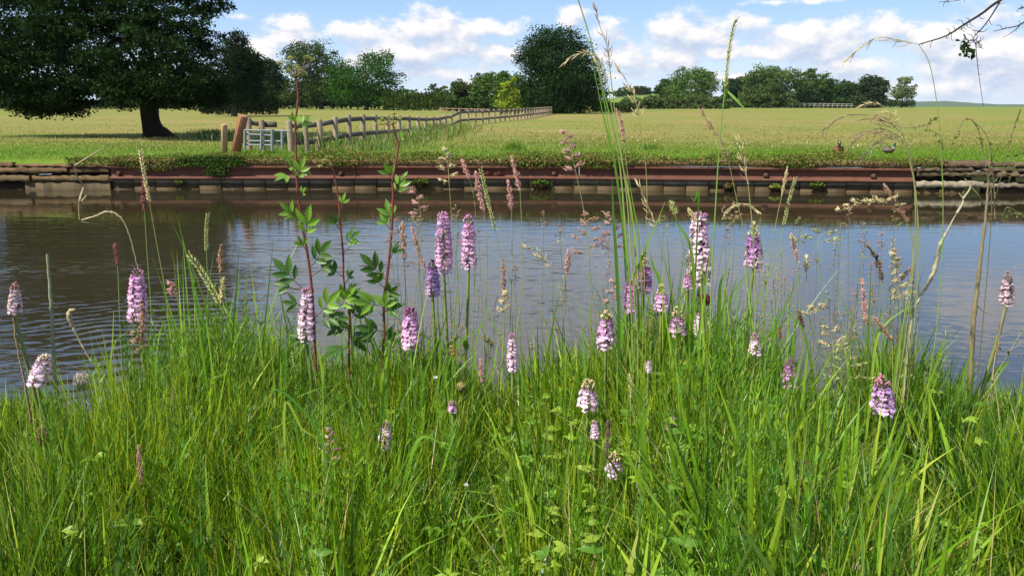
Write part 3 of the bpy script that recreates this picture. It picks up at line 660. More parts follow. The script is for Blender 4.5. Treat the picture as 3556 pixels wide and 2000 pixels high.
# creeping plants on the bank edge and hanging over the beam
def edge_cover():
    mb = MB(); n = 66000; Xc = rng.random(n)*(XR+.6-XL+1)+XL-1.0
    hang = .06+.10*np.clip(np.sin(Xc*1.3)+np.sin(Xc*2.9+1)*.7+np.sin(Xc*.55+.5)*.6, 0, 2)
    t = rng.random(n)
    up = np.where(Xc < Xat(560, 19), .25, 1.0)
    off = np.where(t < .55, -.85*rng.random(n), .04+.12*rng.random(n)); z = np.where(t < .55, FZ+.0+(.13+.10*np.sin(Xc*1.9)*np.sin(Xc*.7+2))*rng.random(n)*up, FZ+.08-(.07+hang*1.0)*rng.random(n)**.8)
    pts = np.stack([Xc, wallY(Xc)-off, z], -1)
    keep = (rng.random(n) < np.where(t < .55, np.clip(.55+.5*np.sin(Xc*2.3+off*5)+.3*np.sin(Xc*5.1), .15, 1), np.clip(hang*5, .08, 1)))
    pts = pts[keep]; leaves(mb, pts, .045, mixcol(len(pts), [(.06, .11, .018), (.12, .17, .025), (.20, .18, .05), (.18, .10, .04)], [3, 4, 2, 1.5]), .3)
    for (xa, xb, zz, m) in ((600, 860, .16, 5000), (700, 790, .30, 1500)):     # big trailing mat left of the gate
        Xc = Xat(xa, 19)+(Xat(xb, 19)-Xat(xa, 19))*rng.beta(2, 2, m); q = np.stack([Xc, wallY(Xc)-.05-.14*rng.random(m), FZ+.1-zz*1.5*rng.random(m)], -1)
        leaves(mb, q, .05, mixcol(m, [(.05, .10, .018), (.10, .15, .025)], [3, 2]), .3)
    tag(mb.build('ground_cover', M_LEAF), 'creeping leafy ground cover trailing over the far bank edge', 'ground cover', kind='stuff')
edge_cover()
mb = MB(); m = 5500                                       # clover and daisies
for (xa, ya, s_, k) in ((1260, 513, 30, 60), (1330, 510, 20, 30), (1960, 470, 90, 60), (2700, 520, 120, 40), (2960, 520, 60, 30), (2560, 515, 80, 30), (2100, 500, 90, 30)):
    q = np.array([P(xa+random.gauss(0, s_), 0, 21)*[1, 0, 0] for _ in range(k)]); Dq = 1.3/((ray(xa, ya)[2]*-1)/ray(xa, ya)[1])*(1+.06*rng.normal(size=k))
    q[:, 0] = [Xat(xa+random.gauss(0, s_), d, FZ) for d in Dq]; q[:, 1] = Dq; q[:, 2] = FZ+.14
    leaves(mb, q, .035, (.8, .78, .7), .1, 2)
tag(mb.build('daisies', M_PETAL), 'scattered tiny white daisies in the far bank grass', 'flowers', kind='stuff')
def wall_fern(label, x, y, s, c=(.10, .17, .025)):
    X = Xat(x, 18.9, -.8); q = np.array([X, wallY(X)-.1, P(x, y, 18.9)[2]]); n = 420
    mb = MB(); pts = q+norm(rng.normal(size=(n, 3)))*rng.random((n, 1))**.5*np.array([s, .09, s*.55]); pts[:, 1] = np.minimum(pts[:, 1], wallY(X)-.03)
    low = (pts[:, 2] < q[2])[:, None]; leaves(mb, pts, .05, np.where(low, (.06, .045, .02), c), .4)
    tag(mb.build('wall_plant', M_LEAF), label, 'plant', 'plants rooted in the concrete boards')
wall_fern('leafy tuft on the concrete boards above the pink grass heads in the middle', 1460, 635, .22)
wall_fern('bushy plant hanging from the boards just right of the middle', 1880, 640, .25)
wall_fern('brown rootlet tuft on the boards behind the tall grass stem on the right', 2520, 642, .16, (.13, .10, .04))
wall_fern('yellow green plant on the boards between the grass stem and the ducks', 2675, 645, .16, (.20, .24, .04))
wall_fern('plant on the boards under the left duck', 2810, 637, .18)
wall_fern('small sprig on the boards near the left end of the beam', 615, 636, .12)

# ------------------------------------------------------------------ ducks
def duck(label, x, y, D, yaw, drake):
    o = thing('duck', (Xat(x, D, FZ), D, FZ+.03), label, 'duck', 'pair of ducks resting on the far bank')
    prof = [(-.24, .10, .01, .01), (-.20, .10, .05, .03), (-.13, .085, .095, .065), (-.03, .08, .12, .085), (.07, .085, .115, .09), (.13, .11, .085, .075), (.155, .15, .05, .05), (.16, .20, .033, .033), (.165, .245, .033, .036), (.18, .275, .042, .042), (.205, .29, .036, .034), (.23, .285, .016, .016)]
    cols = [(.03,.03,.03),(.25,.22,.18),(.22,.12,.07),(.24,.11,.06),(.26,.10,.05),(.25,.09,.05),(.05,.03,.02),(.04,.035,.03),(.04,.035,.03),(.035,.03,.03),(.035,.03,.03)] if not drake else [(.02,.02,.02),(.12,.10,.08),(.08,.06,.05),(.09,.07,.055),(.10,.06,.04),(.12,.045,.03),(.3,.28,.25),(.01,.09,.05),(.01,.10,.055),(.01,.09,.05),(.01,.08,.05)]
    V = []; s = 12; sc = 1.05 if not drake else .86
    for i, (l, z, ry, rz) in enumerate(prof):
        tl = 0 if i < 5 else (min(1, (i-4)/3)) if i < 9 else .35
        for k in range(s):
            a = 2*math.pi*k/s; V.append([l-(rz*math.sin(a))*tl*.9, ry*math.cos(a), z+rz*math.sin(a)*(1-.6*tl)])
    V = np.array(V)*sc; c, sn = math.cos(yaw), math.sin(yaw); Rm = np.array([[c, -sn, 0], [sn, c, 0], [0, 0, 1]]); loc = np.array(o.location)
    V = V@Rm.T+loc; mb = MB(); i = np.arange(len(prof)-1)[:, None]*s; j = np.arange(s)[None]
    F = np.stack([i+j, i+(j+1) % s, i+s+(j+1) % s, i+s+j], -1).reshape(-1, 4); mb.add(V, F, np.repeat(np.array(cols), s, 0)); mb.build('body', M_FEATHER, o, True)
    T = lambda q: (np.array(q)*sc)@Rm.T+loc
    b = MB(); b.add(np.array([T(q) for q in ((.225, -.014, .29), (.225, .014, .29), (.225, .014, .27), (.225, -.014, .27), (.285, -.014, .268), (.285, .014, .268), (.285, .014, .258), (.285, -.014, .258))]), [[0, 1, 5, 4], [1, 2, 6, 5], [2, 3, 7, 6], [3, 0, 4, 7], [4, 5, 6, 7]], (.45, .36, .08)); b.build('bill', M_FEATHER, o)
    for sd in (-1, 1):
        w = MB(); q = [T((.08-.30*t, sd*(.115-.085*t*t), .115+.02*math.sin(t*3))) for t in np.linspace(0, 1, 7)]; w.ribbon(q, [.03, .055, .05, .03, .005], (.12, .08, .055) if not drake else (.10, .085, .07), side=np.array([-sn*sd, c*sd, .5])); w.build('wing', M_FEATHER, o)
        e = MB(); q = T((.205, sd*.034, .30)); e.tube([q-[0, 0, .005], q+[0, 0, .005]], .006, (.005, .005, .005), 6); e.build('eye', M_FEATHER, o)
duck('brown female duck sitting with neck up, the left one of the pair', 2912, 527, 21.2, R(-112), False)
duck('green headed drake sitting in the grass, the right of the pair', 3085, 527, 21.2, R(-55), True)

# ------------------------------------------------------------------ foreground sward
SKX = [-400,0,90,200,300,400,480,560,620,680,800,900,1000,1120,1220,1300,1400,1500,1620,1720,1800,1900,2000,2120,2200,2300,2420,2500,2600,2700,2760,2850,2950,3020,3120,3200,3300,3420,3556,4000]
SKY = [1290,1330,1290,1380,1440,1500,1500,1390,1150,1030,1010,1020,1100,1160,1170,1100,1090,1130,1200,1320,1190,1130,1140,1070,990,950,950,1000,1040,1150,1340,1390,1290,1120,1060,1130,1290,1320,1290,1280]
DB = 2.15
def Hs(X, Yv):
    """height of the sward at world X; beyond the bank edge it follows the falling line"""
    Ye = np.maximum(Yv, DB); xcol = CX+X/(Ye*math.cos(PITCH)+.65*math.sin(PITCH))*FPX; ys = np.interp(xcol, SKX, SKY)
    tn = np.tan(PITCH+np.arctan((ys-CY)/FPX)); z = CAMZ-Ye*tn; return np.where(Yv > DB, z, np.clip(z, .10, .60))
G1 = [(.100, .200, .006), (.155, .265, .008), (.045, .120, .005), (.25, .34, .012), (.30, .33, .035)]
mb = MB(); n = 78000
Y = .75+1.42*rng.random(n)**.8; X = (rng.random(n)*2-1)*(Y*.72+.35)
Hm = Hs(X, Y); tuft = .5+.5*np.sin(X*9+3*np.sin(Y*7))*np.sin(Y*11+2*np.sin(X*5))
keepf = rng.random(n) < .35+.75*tuft; X, Y, Hm, tuft = X[keepf], Y[keepf], Hm[keepf], tuft[keepf]; n = len(X)
h = Hm*(.32+.65*rng.random(n)**.75)*(.80+.25*tuft)*np.where(Y < 1.3, .85, 1)
base = np.stack([X, Y, near_z(X, Y)-.01], -1)
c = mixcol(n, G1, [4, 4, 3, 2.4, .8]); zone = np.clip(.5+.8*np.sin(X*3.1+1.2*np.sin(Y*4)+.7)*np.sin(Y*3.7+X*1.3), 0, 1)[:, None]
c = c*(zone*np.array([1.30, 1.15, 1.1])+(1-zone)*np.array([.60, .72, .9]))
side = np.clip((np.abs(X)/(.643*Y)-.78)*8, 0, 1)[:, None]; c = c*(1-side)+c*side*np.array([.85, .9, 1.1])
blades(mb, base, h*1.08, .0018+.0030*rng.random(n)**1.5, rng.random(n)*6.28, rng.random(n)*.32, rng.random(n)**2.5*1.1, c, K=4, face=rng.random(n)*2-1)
nu = 36000; Yu = .8+1.4*rng.random(nu); Xu = (rng.random(nu)*2-1)*(Yu*.70+.3)      # short under-layer blades, coloured dark as shade low in the sward
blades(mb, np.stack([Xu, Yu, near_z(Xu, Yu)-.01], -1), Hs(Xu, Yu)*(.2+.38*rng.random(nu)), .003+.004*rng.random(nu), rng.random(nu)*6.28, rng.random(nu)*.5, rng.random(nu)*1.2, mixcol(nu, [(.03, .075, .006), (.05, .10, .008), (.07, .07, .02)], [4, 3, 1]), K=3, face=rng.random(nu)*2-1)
# slope grass down to the water
n = 16000; Y = 2.15+.6*rng.random(n); X = (rng.random(n)*2-1)*2.6
blades(mb, np.stack([X, Y, near_z(X, Y)-.02], -1), np.maximum((Hs(X, Y)-near_z(X, Y)), .02)*(.45+.55*rng.random(n)), .003+.003*rng.random(n), rng.random(n)*6.28, rng.random(n)*.3, rng.random(n)*.9, mixcol(n, G1, [4, 3, 3, 1, 1]), K=3, face=rng.random(n)*2-1)
tag(mb.build('fine_grass', M_GRASS), 'dense fine green grass and horsetail covering the near bank', 'grass', kind='stuff')
mb = MB(); n = 4600
Y = .85+1.3*rng.random(n)**.8; X = (rng.random(n)*2-1)*(Y*.70+.25); Hm = Hs(X, Y)
xr = X/(.643*Y); keepp = rng.random(n) < np.where(xr > -.1, 1, .45)*np.clip((Hm-.10)/.12, .1, 1)
Y, X, Hm, = Y[keepp], X[keepp], Hm[keepp]; n = len(X)
h = Hm*(.55+.55*rng.random(n)**1.3)
blades(mb, np.stack([X, Y, near_z(X, Y)-.01], -1), h, .0045+.0085*rng.random(n)**1.4, rng.random(n)*6.28, rng.random(n)*.25, rng.random(n)**2.2*2.0, mixcol(n, [(.13, .25, .010), (.08, .18, .022), (.24, .35, .018), (.32, .38, .04)], [4, 2, 2, 1]), K=7, face=rng.random(n)*1.6-.8)
n = 900; Y = .95+1.2*rng.random(n); X = (-.12+.78*rng.random(n))*Y; H_ = Hs(X, Y)
blades(mb, np.stack([X, Y, near_z(X, Y)-.01], -1), H_*(.5+.55*rng.random(n)), .008+.007*rng.random(n), rng.random(n)*6.28, rng.random(n)*.35, rng.random(n)**1.5*1.9, mixcol(n, [(.17, .29, .012), (.25, .36, .02), (.09, .18, .015)], [3, 2, 2]), K=8, face=rng.random(n)*1.2-.6)
n = 420; Y = 1.7+.55*rng.random(n); cx = np.where(rng.random(n) < .7, 1850+1330*rng.random(n), 600+1200*rng.random(n)); X = (cx-CX)/FPX*(Y+.08); k = Hs(X, Y) > .2; X, Y = X[k], Y[k]; n = len(X)
blades(mb, np.stack([X, Y, near_z(X, Y)-.01], -1), Hs(X, Y)+.04+.20*rng.random(n)**1.6, .003+.005*rng.random(n)**1.5, rng.random(n)*6.28, rng.random(n)*.22, rng.random(n)**2*.9, mixcol(n, [(.13, .27, .015), (.22, .34, .03), (.09, .20, .03)], [3, 2, 1]), K=8, face=rng.random(n)*1.4-.7)
tag(mb.build('broad_grass', M_GRASS), 'broad arching green grass blades scattered through the near sward', 'grass', kind='stuff')
# horsetail: upright stems with whorls of needles
def horsetails():
    n = 1500; Y = .95+1.25*rng.random(n)**.7; X = (rng.random(n)*2-1)*Y*.66
    cx = CX+X/(Y+.1)*FPX; w = np.exp(-((cx-850)/330)**2)+.8*np.exp(-((cx-2480)/280)**2)+.7*np.exp(-((cx-1480)/200)**2)+.25; k = rng.random(n) < w
    X, Y = X[k], Y[k]; n = len(X); H = Hs(X, Y)*(.7+.32*rng.random(n)); m = 13; q = 7
    lean = rng.normal(size=(n, 2))*.06; f = np.linspace(.25, .98, m)[None]+rng.normal(size=(n, m))*.01
    zb0 = near_z(X, Y); bx = X[:, None]+lean[:, :1]*H[:, None]*f; by = Y[:, None]+lean[:, 1:]*H[:, None]*f; bz = zb0[:, None]+H[:, None]*f
    base = np.repeat(np.stack([bx, by, bz], -1).reshape(-1, 3), q, 0); N_ = len(base); ff = np.repeat(f.reshape(-1), q)
    mb = MB(); c = mixcol(n, [(.095, .215, .008), (.16, .29, .010), (.05, .14, .008)], [3, 2, 2]); c2 = np.repeat(c, m*q, 0)*(.85+.3*rng.random((N_, 1)))
    blades(mb, base, .055*(1.15-ff)*(.6+.6*rng.random(N_))+.012, np.full(N_, .0013), rng.random(N_)*6.28, .45+.4*rng.random(N_), -.45*rng.random(N_), c2, K=2, face=rng.random(N_)*2-1, taper=[1, .9, .3])
    blades(mb, np.stack([X, Y, zb0], -1), H, np.full(n, .0024), np.arctan2(lean[:, 1], lean[:, 0]), np.hypot(lean[:, 0], lean[:, 1]), np.zeros(n), c, K=3, face=np.zeros(n))
    tag(mb.build('horsetails', M_GRASS), 'patches of feathery green horsetail standing in the near sward', 'horsetail', kind='stuff')
horsetails()
mb = MB(); n = 1100                                          # straw
Y = .9+1.25*rng.random(n); X = (rng.random(n)*2-1)*(Y*.7+.2); h = Hs(X, Y)*(.6+.5*rng.random(n))
blades(mb, np.stack([X, Y, near_z(X, Y)], -1), h, .0015+.0015*rng.random(n), rng.random(n)*6.28, rng.random(n)*.7, rng.random(n)*1.2, mixcol(n, [(.42, .33, .14), (.36, .20, .09), (.30, .30, .10)], [3, 1, 2]), K=5, face=rng.random(n)*2-1)
tag(mb.build('dry_grass', M_GRASS), 'thin straw coloured dead stalks mixed into the near sward', 'grass', kind='stuff')
# low broad leaves in the sward
def oval_leaf(mb, base, dirv, L, Wd, col, curl=.5, nrm=(0, -.4, 1)):
    d = norm(np.array(dirv, float)); t = np.linspace(0, 1, 7)
    p = base+d*t[:, None]*L+np.array([0, 0, -1])*(t**2)[:, None]*L*curl
    mb.ribbon(p, [Wd*.08, Wd*.35, Wd*.5, Wd*.48, Wd*.33, Wd*.15, .0005], col, side=np.array(nrm, float), fold=.25)
mb = MB()
for i in range(900):
    Y_ = random.uniform(.95, 2.1); X_ = random.uniform(-.62, .70)*Y_ if i % 2 else random.uniform(-.05, .26)*Y_; hb = float(Hs(np.array(X_), 0))*random.uniform(.15, .72); a = random.uniform(0, 6.28)
    cb = random.choice([(.16, .30, .015), (.22, .36, .02), (.10, .22, .015), (.26, .36, .03)])
    for k in range(3):
        oval_leaf(mb, np.array([X_, Y_, hb]), (math.cos(a+k*1.1), math.sin(a+k*1.1), .5), random.uniform(.018, .04), random.uniform(.008, .017), cb, .4, (random.uniform(-.4, .4), -.5, 1))
tag(mb.build('broadleaf_weeds', M_HERB), 'low bright green broad leaved weeds between the grasses', 'weeds', kind='stuff')

# ------------------------------------------------------------------ orchids
def orchid_flower():
    V = []; F = []; K = []
    lip = [(-.12,.12,.02),(-.62,.34,-.06),(-.68,.42,-.34),(-.34,.50,-.52),(-.14,.5,-.50),(0,.56,-.80),(.14,.5,-.50),(.34,.50,-.52),(.68,.42,-.34),(.62,.34,-.06),(.12,.12,.02)]
    V += [(0, .40, -.22)]+lip
    for i in range(1, 11): F.append([0, i, i+1]); K.append((1.12, 1.15, 1.1) if i in (1, 2, 9, 10) else (1.0, .92, 1.0))
    F.append([0, 11, 1]); K.append((.62, .40, .62))
    b = len(V)
    for s in (-1, 1):
        V += [(0, .1, .05), (s*.45, .12, .02), (s*.86, .02, .42), (s*.36, .12, .40)]
        F += [[b, b+1, b+3], [b+1, b+2, b+3]]; K += [(.86, .80, .92)]*2; b += 4
    V += [(-.22, .08, .08), (.22, .08, .08), (.17, .46, .30), (-.17, .46, .30), (0, .22, .62)]
    F += [[b, b+1, b+2], [b, b+2, b+3], [b+3, b+2, b+4], [b, b+3, b+4], [b+1, b+4, b+2]]; K += [(.8, .66, .85)]*5
    return np.array(V, float), np.array(F), np.array(K, float)
OFV, OFF, OFK = orchid_flower()
SPV = np.array([[1, 0, 0], [0, 1, 0], [-1, 0, 0], [0, -1, 0], [0, 0, 1.6], [0, 0, -1.6]], float)*[.5, .5, .5]; SPF = [[0, 1, 4], [1, 2, 4], [2, 3, 4], [3, 0, 4], [1, 0, 5], [2, 1, 5], [3, 2, 5], [0, 3, 5]]
def orchid(label, x, yt, yb, w, D, col, budf=.2, budcol=(.45, .16, .35), lean=0, base_dx=0, tip_dx=0, worn=0.):
    bot = P(x, yb, D); top = P(x+tip_dx, yt, D); base = np.array([bot[0]+px(base_dx, D), D+.03, 0.]); base[2] = float(near_z(base[0], base[1]))-.02
    o = thing('orchid', base, label, 'orchid', 'spotted orchids on the near bank')
    ax = norm(top-bot); L = np.linalg.norm(top-bot); Rr = px(w/2, D); s = Rr*.56
    sp = spline([base, base*.5+bot*.5+[px(base_dx*.15, D), 0, 0], bot, top-ax*L*.05], 6)
    mb = MB(); mb.tube(sp, [.0062, .0056, .0046, .003, .001], (.17, .23, .05) if not worn else (.18, .2, .06), 7); st = mb.build('stem', M_STEM, o, True)
    rows = max(3, int(L*(1-budf)/(s*.60))); per = 6; T = []; A = []; Sc = []; H = []
    for r in range(rows):
        f = (r+.5)/rows*(1-budf)
        env = Rr*(1-.30*(f/(1-budf+1e-6))**2.5)*(.86 if r == 0 else 1)
        for k in range(per):
            a = r*1.05+k*6.283/per+random.uniform(-.25, .25)
            T.append(bot+ax*L*f+ax*random.uniform(-.42, .42)*s+np.array([math.cos(a), math.sin(a), 0])*(env*random.uniform(.88, 1.1)-s*.42)); A.append(a); Sc.append(s*1.12*random.uniform(.85, 1.12)*(env/Rr)); H.append(f)
    T = np.array(T); A = np.array(A); Sc = np.array(Sc); H = np.array(H)
    M = rotz(A-math.pi/2); tilt = rng.normal(size=len(A))*.18; ct, stt = np.cos(tilt), np.sin(tilt); Z0 = np.zeros_like(ct); O1 = np.ones_like(ct)
    Rx = np.stack([np.stack([O1, Z0, Z0], -1), np.stack([Z0, ct, -stt], -1), np.stack([Z0, stt, ct], -1)], -2); M = M@Rx*Sc[:, None, None]
    c = np.array(col)[None]*(1+.0*H[:, None]); pale = (1-H/max(H.max(), .01))[:, None]*.45; c = c*(1-pale)+np.array([.86, .70, .80])*pale
    if worn: c = c*(1-worn)+np.array([.55, .45, .42])*worn
    mb = MB(); mb.inst(OFV, OFF, T, M, c, .12, OFK)
    # bracts and ovaries showing between the flowers
    n = rows*6; a = rng.random(n)*6.28; f = rng.random(n)*(1-budf); q = bot+ax*(L*f)[:, None]+np.stack([np.cos(a), np.sin(a), np.zeros(n)], -1)*Rr*.45
    d = np.stack([np.cos(a), np.sin(a), np.full(n, .9)], -1); mb.inst(SPV*[.35, .35, 1], SPF, q, frame(d)*(s*.9), mixcol(n, [(.07, .10, .02), (.14, .04, .08)], [1, 1])); mb.build('flower_spike', M_PETAL, o)
    n = int(10+budf*60); f = 1-budf*rng.random(n)**.8; a = rng.random(n)*6.28; rr = Rr*.62*np.clip((1-f)/budf*1.1+.12, 0, 1)
    q = bot+ax*(L*f)[:, None]+np.stack([np.cos(a), np.sin(a), np.zeros(n)], -1)*rr[:, None]
    d = np.stack([np.cos(a)*.6, np.sin(a)*.6, np.ones(n)], -1); mb = MB(); mb.inst(SPV*[.75, .75, 1], SPF, q, frame(d)*(s*.62*(.7+.4*rng.random(n)))[:, None, None], np.array(budcol), .25); mb.build('bud', M_PETAL, o)
    for k in range(3):                                       # stem leaves
        f = .12+.22*k; b0 = base+(bot-base)*f; a = random.uniform(0, 6.28) if k else math.pi*.5; Lf = random.uniform(.09, .16)*(1-.25*k); m = MB(); t = np.linspace(0, 1, 7)
        dv = np.array([math.cos(a)*.45, math.sin(a)*.3, 1.0]); p_ = b0+norm(dv)*t[:, None]*Lf+np.array([math.cos(a), math.sin(a)*.5, -.35])*(t**2)[:, None]*Lf*.4
        m.ribbon(p_, [.004, .008, .009, .006, .0005], (.11, .22, .025), side=np.array([.1, -1, .3]), fold=.3); m.build('leaf', M_HERB, o)
    return o
PK = (.66, .36, .62); MGN = (.54, .20, .50); PALE = (.76, .57, .70); PUR = (.36, .18, .46); YB = (.62, .52, .28); DB_ = (.20, .07, .18); PB = (.55, .28, .45)
def oD(y): return 2.22-(y-740)/1000*.9
OR = [('mauve orchid alone on the left with a brown grass head before its base',477,932,1112,62,PK,.1,PB,0),
 ('pale pink orchid in front of the red stemmed plants on the left of centre',1065,1000,1180,62,PALE,.06,PB,15),
 ('short pink orchid with dark tip right of the leafy red stems',1427,1065,1212,66,PK,.15,(.35,.10,.25),8),
 ('tall pink orchid, the left one of the high pair left of centre',1542,737,945,58,PK,.06,PB,10),
 ('tall pink orchid, the right one of the high pair, with grass seeds across it',1628,745,925,56,PK,.15,PB,-25),
 ('small deep purple orchid below and left of the high pair',1503,902,1028,50,PUR,.22,DB_,6),
 ('slim pale orchid low at the centre beside open water',1780,1155,1285,38,PALE,.12,PB,2),
 ('pink orchid with creamy bud tip left of the magenta pair',2103,1078,1200,62,PK,.25,YB,18),
 ('narrow magenta orchid behind a crossing grass blade',2188,965,1085,42,MGN,.12,PB,-5),
 ('bright magenta orchid with creamy buds right of the narrow magenta one',2235,872,1015,58,MGN,.38,YB,-20),
 ('small pink orchid with greenish tip between the magenta one and the tallest one',2297,985,1075,50,PK,.38,YB,8),
 ('small pink orchid with long creamy bud tip below the tallest orchid',2354,1063,1160,58,PK,.42,YB,-12),
 ('tallest and largest pale pink orchid right of centre',2428,738,985,78,PALE,.06,PB,-20),
 ('partly hidden pink orchid hard against the left of the largest one',2390,955,1000,34,PK,.1,PB,0),
 ('pale faded orchid deep in the grass beneath the largest one',2428,1085,1165,36,PALE,.1,YB,0),
 ('violet pink orchid with pointed creamy tip, tall and alone on the right',2617,770,925,60,(.52,.24,.56),.34,YB,-22),
 ('pale little orchid right of the tallest group, low over the water gap',2622,1155,1230,42,PALE,.3,PB,0),
 ('deep magenta orchid in the grass left of the right hand water gap',2742,1240,1345,48,MGN,.25,(.45,.12,.35),-10),
 ('stocky violet orchid on thick stem at the lower right',3066,1300,1432,80,(.56,.34,.62),.3,(.5,.25,.3),-35),
 ('pale pink orchid with creamy tip in the middle of the sward',2043,1308,1420,70,PALE,.35,YB,-12),
 ('lowest pale orchid with creamy bud tip in the centre of the grass',2132,1568,1650,62,(.68,.5,.7),.36,(.7,.55,.3),5),
 ('tiny pale orchid sunk in the grass right of the sward orchid',2067,1460,1520,32,PALE,.12,PB,0),
 ('tiny pink orchid half hidden by a bent blade',2333,1445,1495,42,PK,.35,PB,0),
 ('pale orchid with dark bud tip low in the left half',1337,1463,1555,50,PALE,.2,DB_,0),
 ('very small lilac orchid half buried near the yellow buds',1572,1388,1428,36,PK,.4,(.5,.25,.3),0),
 ('tiny lilac orchid between grass stalks under the magenta pair',2253,1252,1290,26,PALE,.1,PB,0),
 ('faded brownish pink orchid at the far left edge',50,980,1085,44,(.50,.36,.42),.25,(.45,.25,.25),28),
 ('leaning pale orchid with bleached flowers at the lower left edge',128,1232,1330,66,(.66,.52,.62),.1,(.7,.6,.5),20),
 ('faded pink brown orchid at the far right edge',3497,942,1055,46,(.52,.36,.44),.25,(.45,.25,.22),-50)]
for (lb, x, a, b, w, c, bf, bc, dx) in OR:
    orchid(lb, x, a, b, w, oD(a) if a > 700 else 2.2, c, bf, bc, base_dx=dx, tip_dx=(28 if 'leaning' in lb else random.uniform(-4, 4)), worn=.5 if ('faded' in lb and x < 100 or x > 3400) else 0)

# ------------------------------------------------------------------ meadowsweet-like plants with red stems
def leaflet(mb, base, tip, nrm, wd, col):
    """toothed, pleated leaflet from base to tip"""
    base = np.array(base); tip = np.array(tip); L = np.linalg.norm(tip-base); d = (tip-base)/L; sd = norm(np.cross(d, nrm)); nn = np.cross(sd, d)
    n = 13; t = np.linspace(0, 1, n); w = wd*np.sin(np.pi*np.clip(t, 0, 1)**.82)**1.05; w[0] = wd*.05; w[-1] = 0.0003
    w = w*(1+.16*((np.arange(n) % 2)*2-1)*(t > .15)*(t < .95))
    mid = base+d*(t*L)[:, None]-nn*(t**2*L*.14)[:, None]
    pl = ((np.arange(n) % 2)*2-1)*L*.012
    rows = []
    for k, fz in ((-1, .30), (-.5, .16), (0, 0), (.5, .16), (1, .30)): rows.append(mid+sd*(w*k)[:, None]-d*(abs(k)*-w*.35)[:, None]*1.0+nn*(w*fz+pl*abs(k)*1.0)[:, None])
    V = np.concatenate(rows); i = np.arange(n-1)
    F = np.concatenate([np.stack([i+r*n, i+(r+1)*n, i+(r+1)*n+1, i+r*n+1], -1) for r in range(4)])
    c = np.tile(np.array(col), (len(F), 1))*(1+.10*((np.arange(len(F)) % (n-1)) % 2*2-1)[:, None]); mb.add(V, F, c)
def pinnate(parent, node, tip, D, size, col, n=2, flip=1):
    """leaf from px node to px tip with 2n side leaflets and an end leaflet"""
    A = P(*node, D); B = P(*tip, D+random.uniform(-.05, .02)); ax = norm(B-A); L = np.linalg.norm(B-A); s = px(size*1.14, D)
    mb = MB(); E = A+(B-A)*.62 if L > s else A+(B-A)*.35; mid = (A+E)/2+np.array([0, 0, -.03])*L
    mb.tube(spline([A, mid, E], 4), [.0013, .0008], (.16, .10, .04), 5)
    nr = norm(np.array([random.uniform(-.35, .35), -1, random.uniform(.2, .8)]))
    sd = norm(np.cross(ax, nr)); leaflet(mb, E, E+norm(B-E)*max(s, np.linalg.norm(B-E)), nr, s*.175, col)
    for k in range(n):
        q = E+(A-E)*(.12+.70*k/max(1, n)); f = 1-.22*k
        for sg in (-1, 1):
            dv = norm(ax*.75+sg*sd*(.75+.15*k)+np.array([0, random.uniform(-.3, .1), 0])); n2 = norm(nr+sg*sd*.3+np.array([random.uniform(-.25, .25), 0, 0]))
            leaflet(mb, q, q+dv*s*f*random.uniform(.8, 1), n2, s*.165*f, np.array(col)*random.uniform(.85, 1.12))
    return mb.build('leaf', M_HERB, parent)
def umbel(parent, blobs, root, D, rad):
    for (x, y, r) in blobs:
        A = P(*root, D); B = P(x, y, D+random.uniform(-.03, .03)); mb = MB()
        mb.tube(spline([A, (A+B)/2+[0, 0, -.004], B], 4), [.0014, .0009], (.22, .16, .05), 5); n = int(70*(r/20)); rr = px(r, D)
        q = B+norm(rng.normal(size=(n, 3))+[0, 0, .4])*rng.random((n, 1))**.4*rr*[1, 1, .6]
        mb.inst(SPV*[1, 1, .6], SPF, q, randrot(n)*(.0026*(.6+.7*rng.random(n)))[:, None, None], mixcol(n, [(.42, .44, .10), (.55, .52, .18), (.25, .34, .06)], [3, 2, 2])); mb.build('flower_head', M_PETAL, parent)
LV, LVD = (.16, .30, .03), (.06, .14, .018)
def meadowsweet(label, pts, D, rad, lv, heads, root):
    base = P(*pts[-1], D); base[2] = float(near_z(base[0], D))-.02
    o = thing('meadowsweet', base, label, 'flowering plant', 'tall red stemmed plants left of centre')
    q = [P(*p, D) for p in pts]; mb = MB(); mb.tube(spline(q+[base], 5), [px(rad*.55, D), px(rad*.75, D), px(rad*.85, D), px(rad*.9, D)], (.17, .045, .025), 8); mb.build('stem', M_STEM, o, True)
    for (a, b, s_, c, n) in lv: pinnate(o, a, b, D, s_, c, n)
    umbel(o, heads, root, D, 20); return o
meadowsweet('tallest red stemmed plant with yellow green flower head high against the trees',
 [(1028,264),(1035,341),(1026,431),(1028,539),(1030,610),(1035,675),(1046,760),(1055,817),(1069,890),(1083,1010),(1092,1180)], 1.98, 5.6,
 [((1028,600),(972,618),44,LV,1),((1028,640),(1052,560),46,LV,2),((1030,605),(1000,560),44,LV,1),((1030,560),(1075,600),30,LV,0),((1035,700),(1060,650),26,LV,1),((1035,455),(1015,395),30,LV,1),((1028,450),(1070,410),34,LV,2),((1050,770),(985,715),46,LV,2),((1058,840),(1072,735),64,LV,2),((1070,880),(1040,830),36,LV,1),
  ((1075,930),(1140,845),62,LVD,2),((1080,960),(1150,905),46,LVD,1),((1050,1000),(965,915),66,LVD,2),((1060,1010),(960,985),50,LVD,1),((1080,1060),(990,1050),44,LVD,1),((1095,1100),(1170,1020),64,LV,2),((1095,1120),(1180,1090),58,LVD,2),((1090,1150),(1020,1190),50,LVD,2)],
 [(975,220,17),(1010,202,13),(1066,200,14),(1084,208,10),(1028,234,15),(1000,247,13),(1058,256,10),(1040,247,12)], (1028,268))
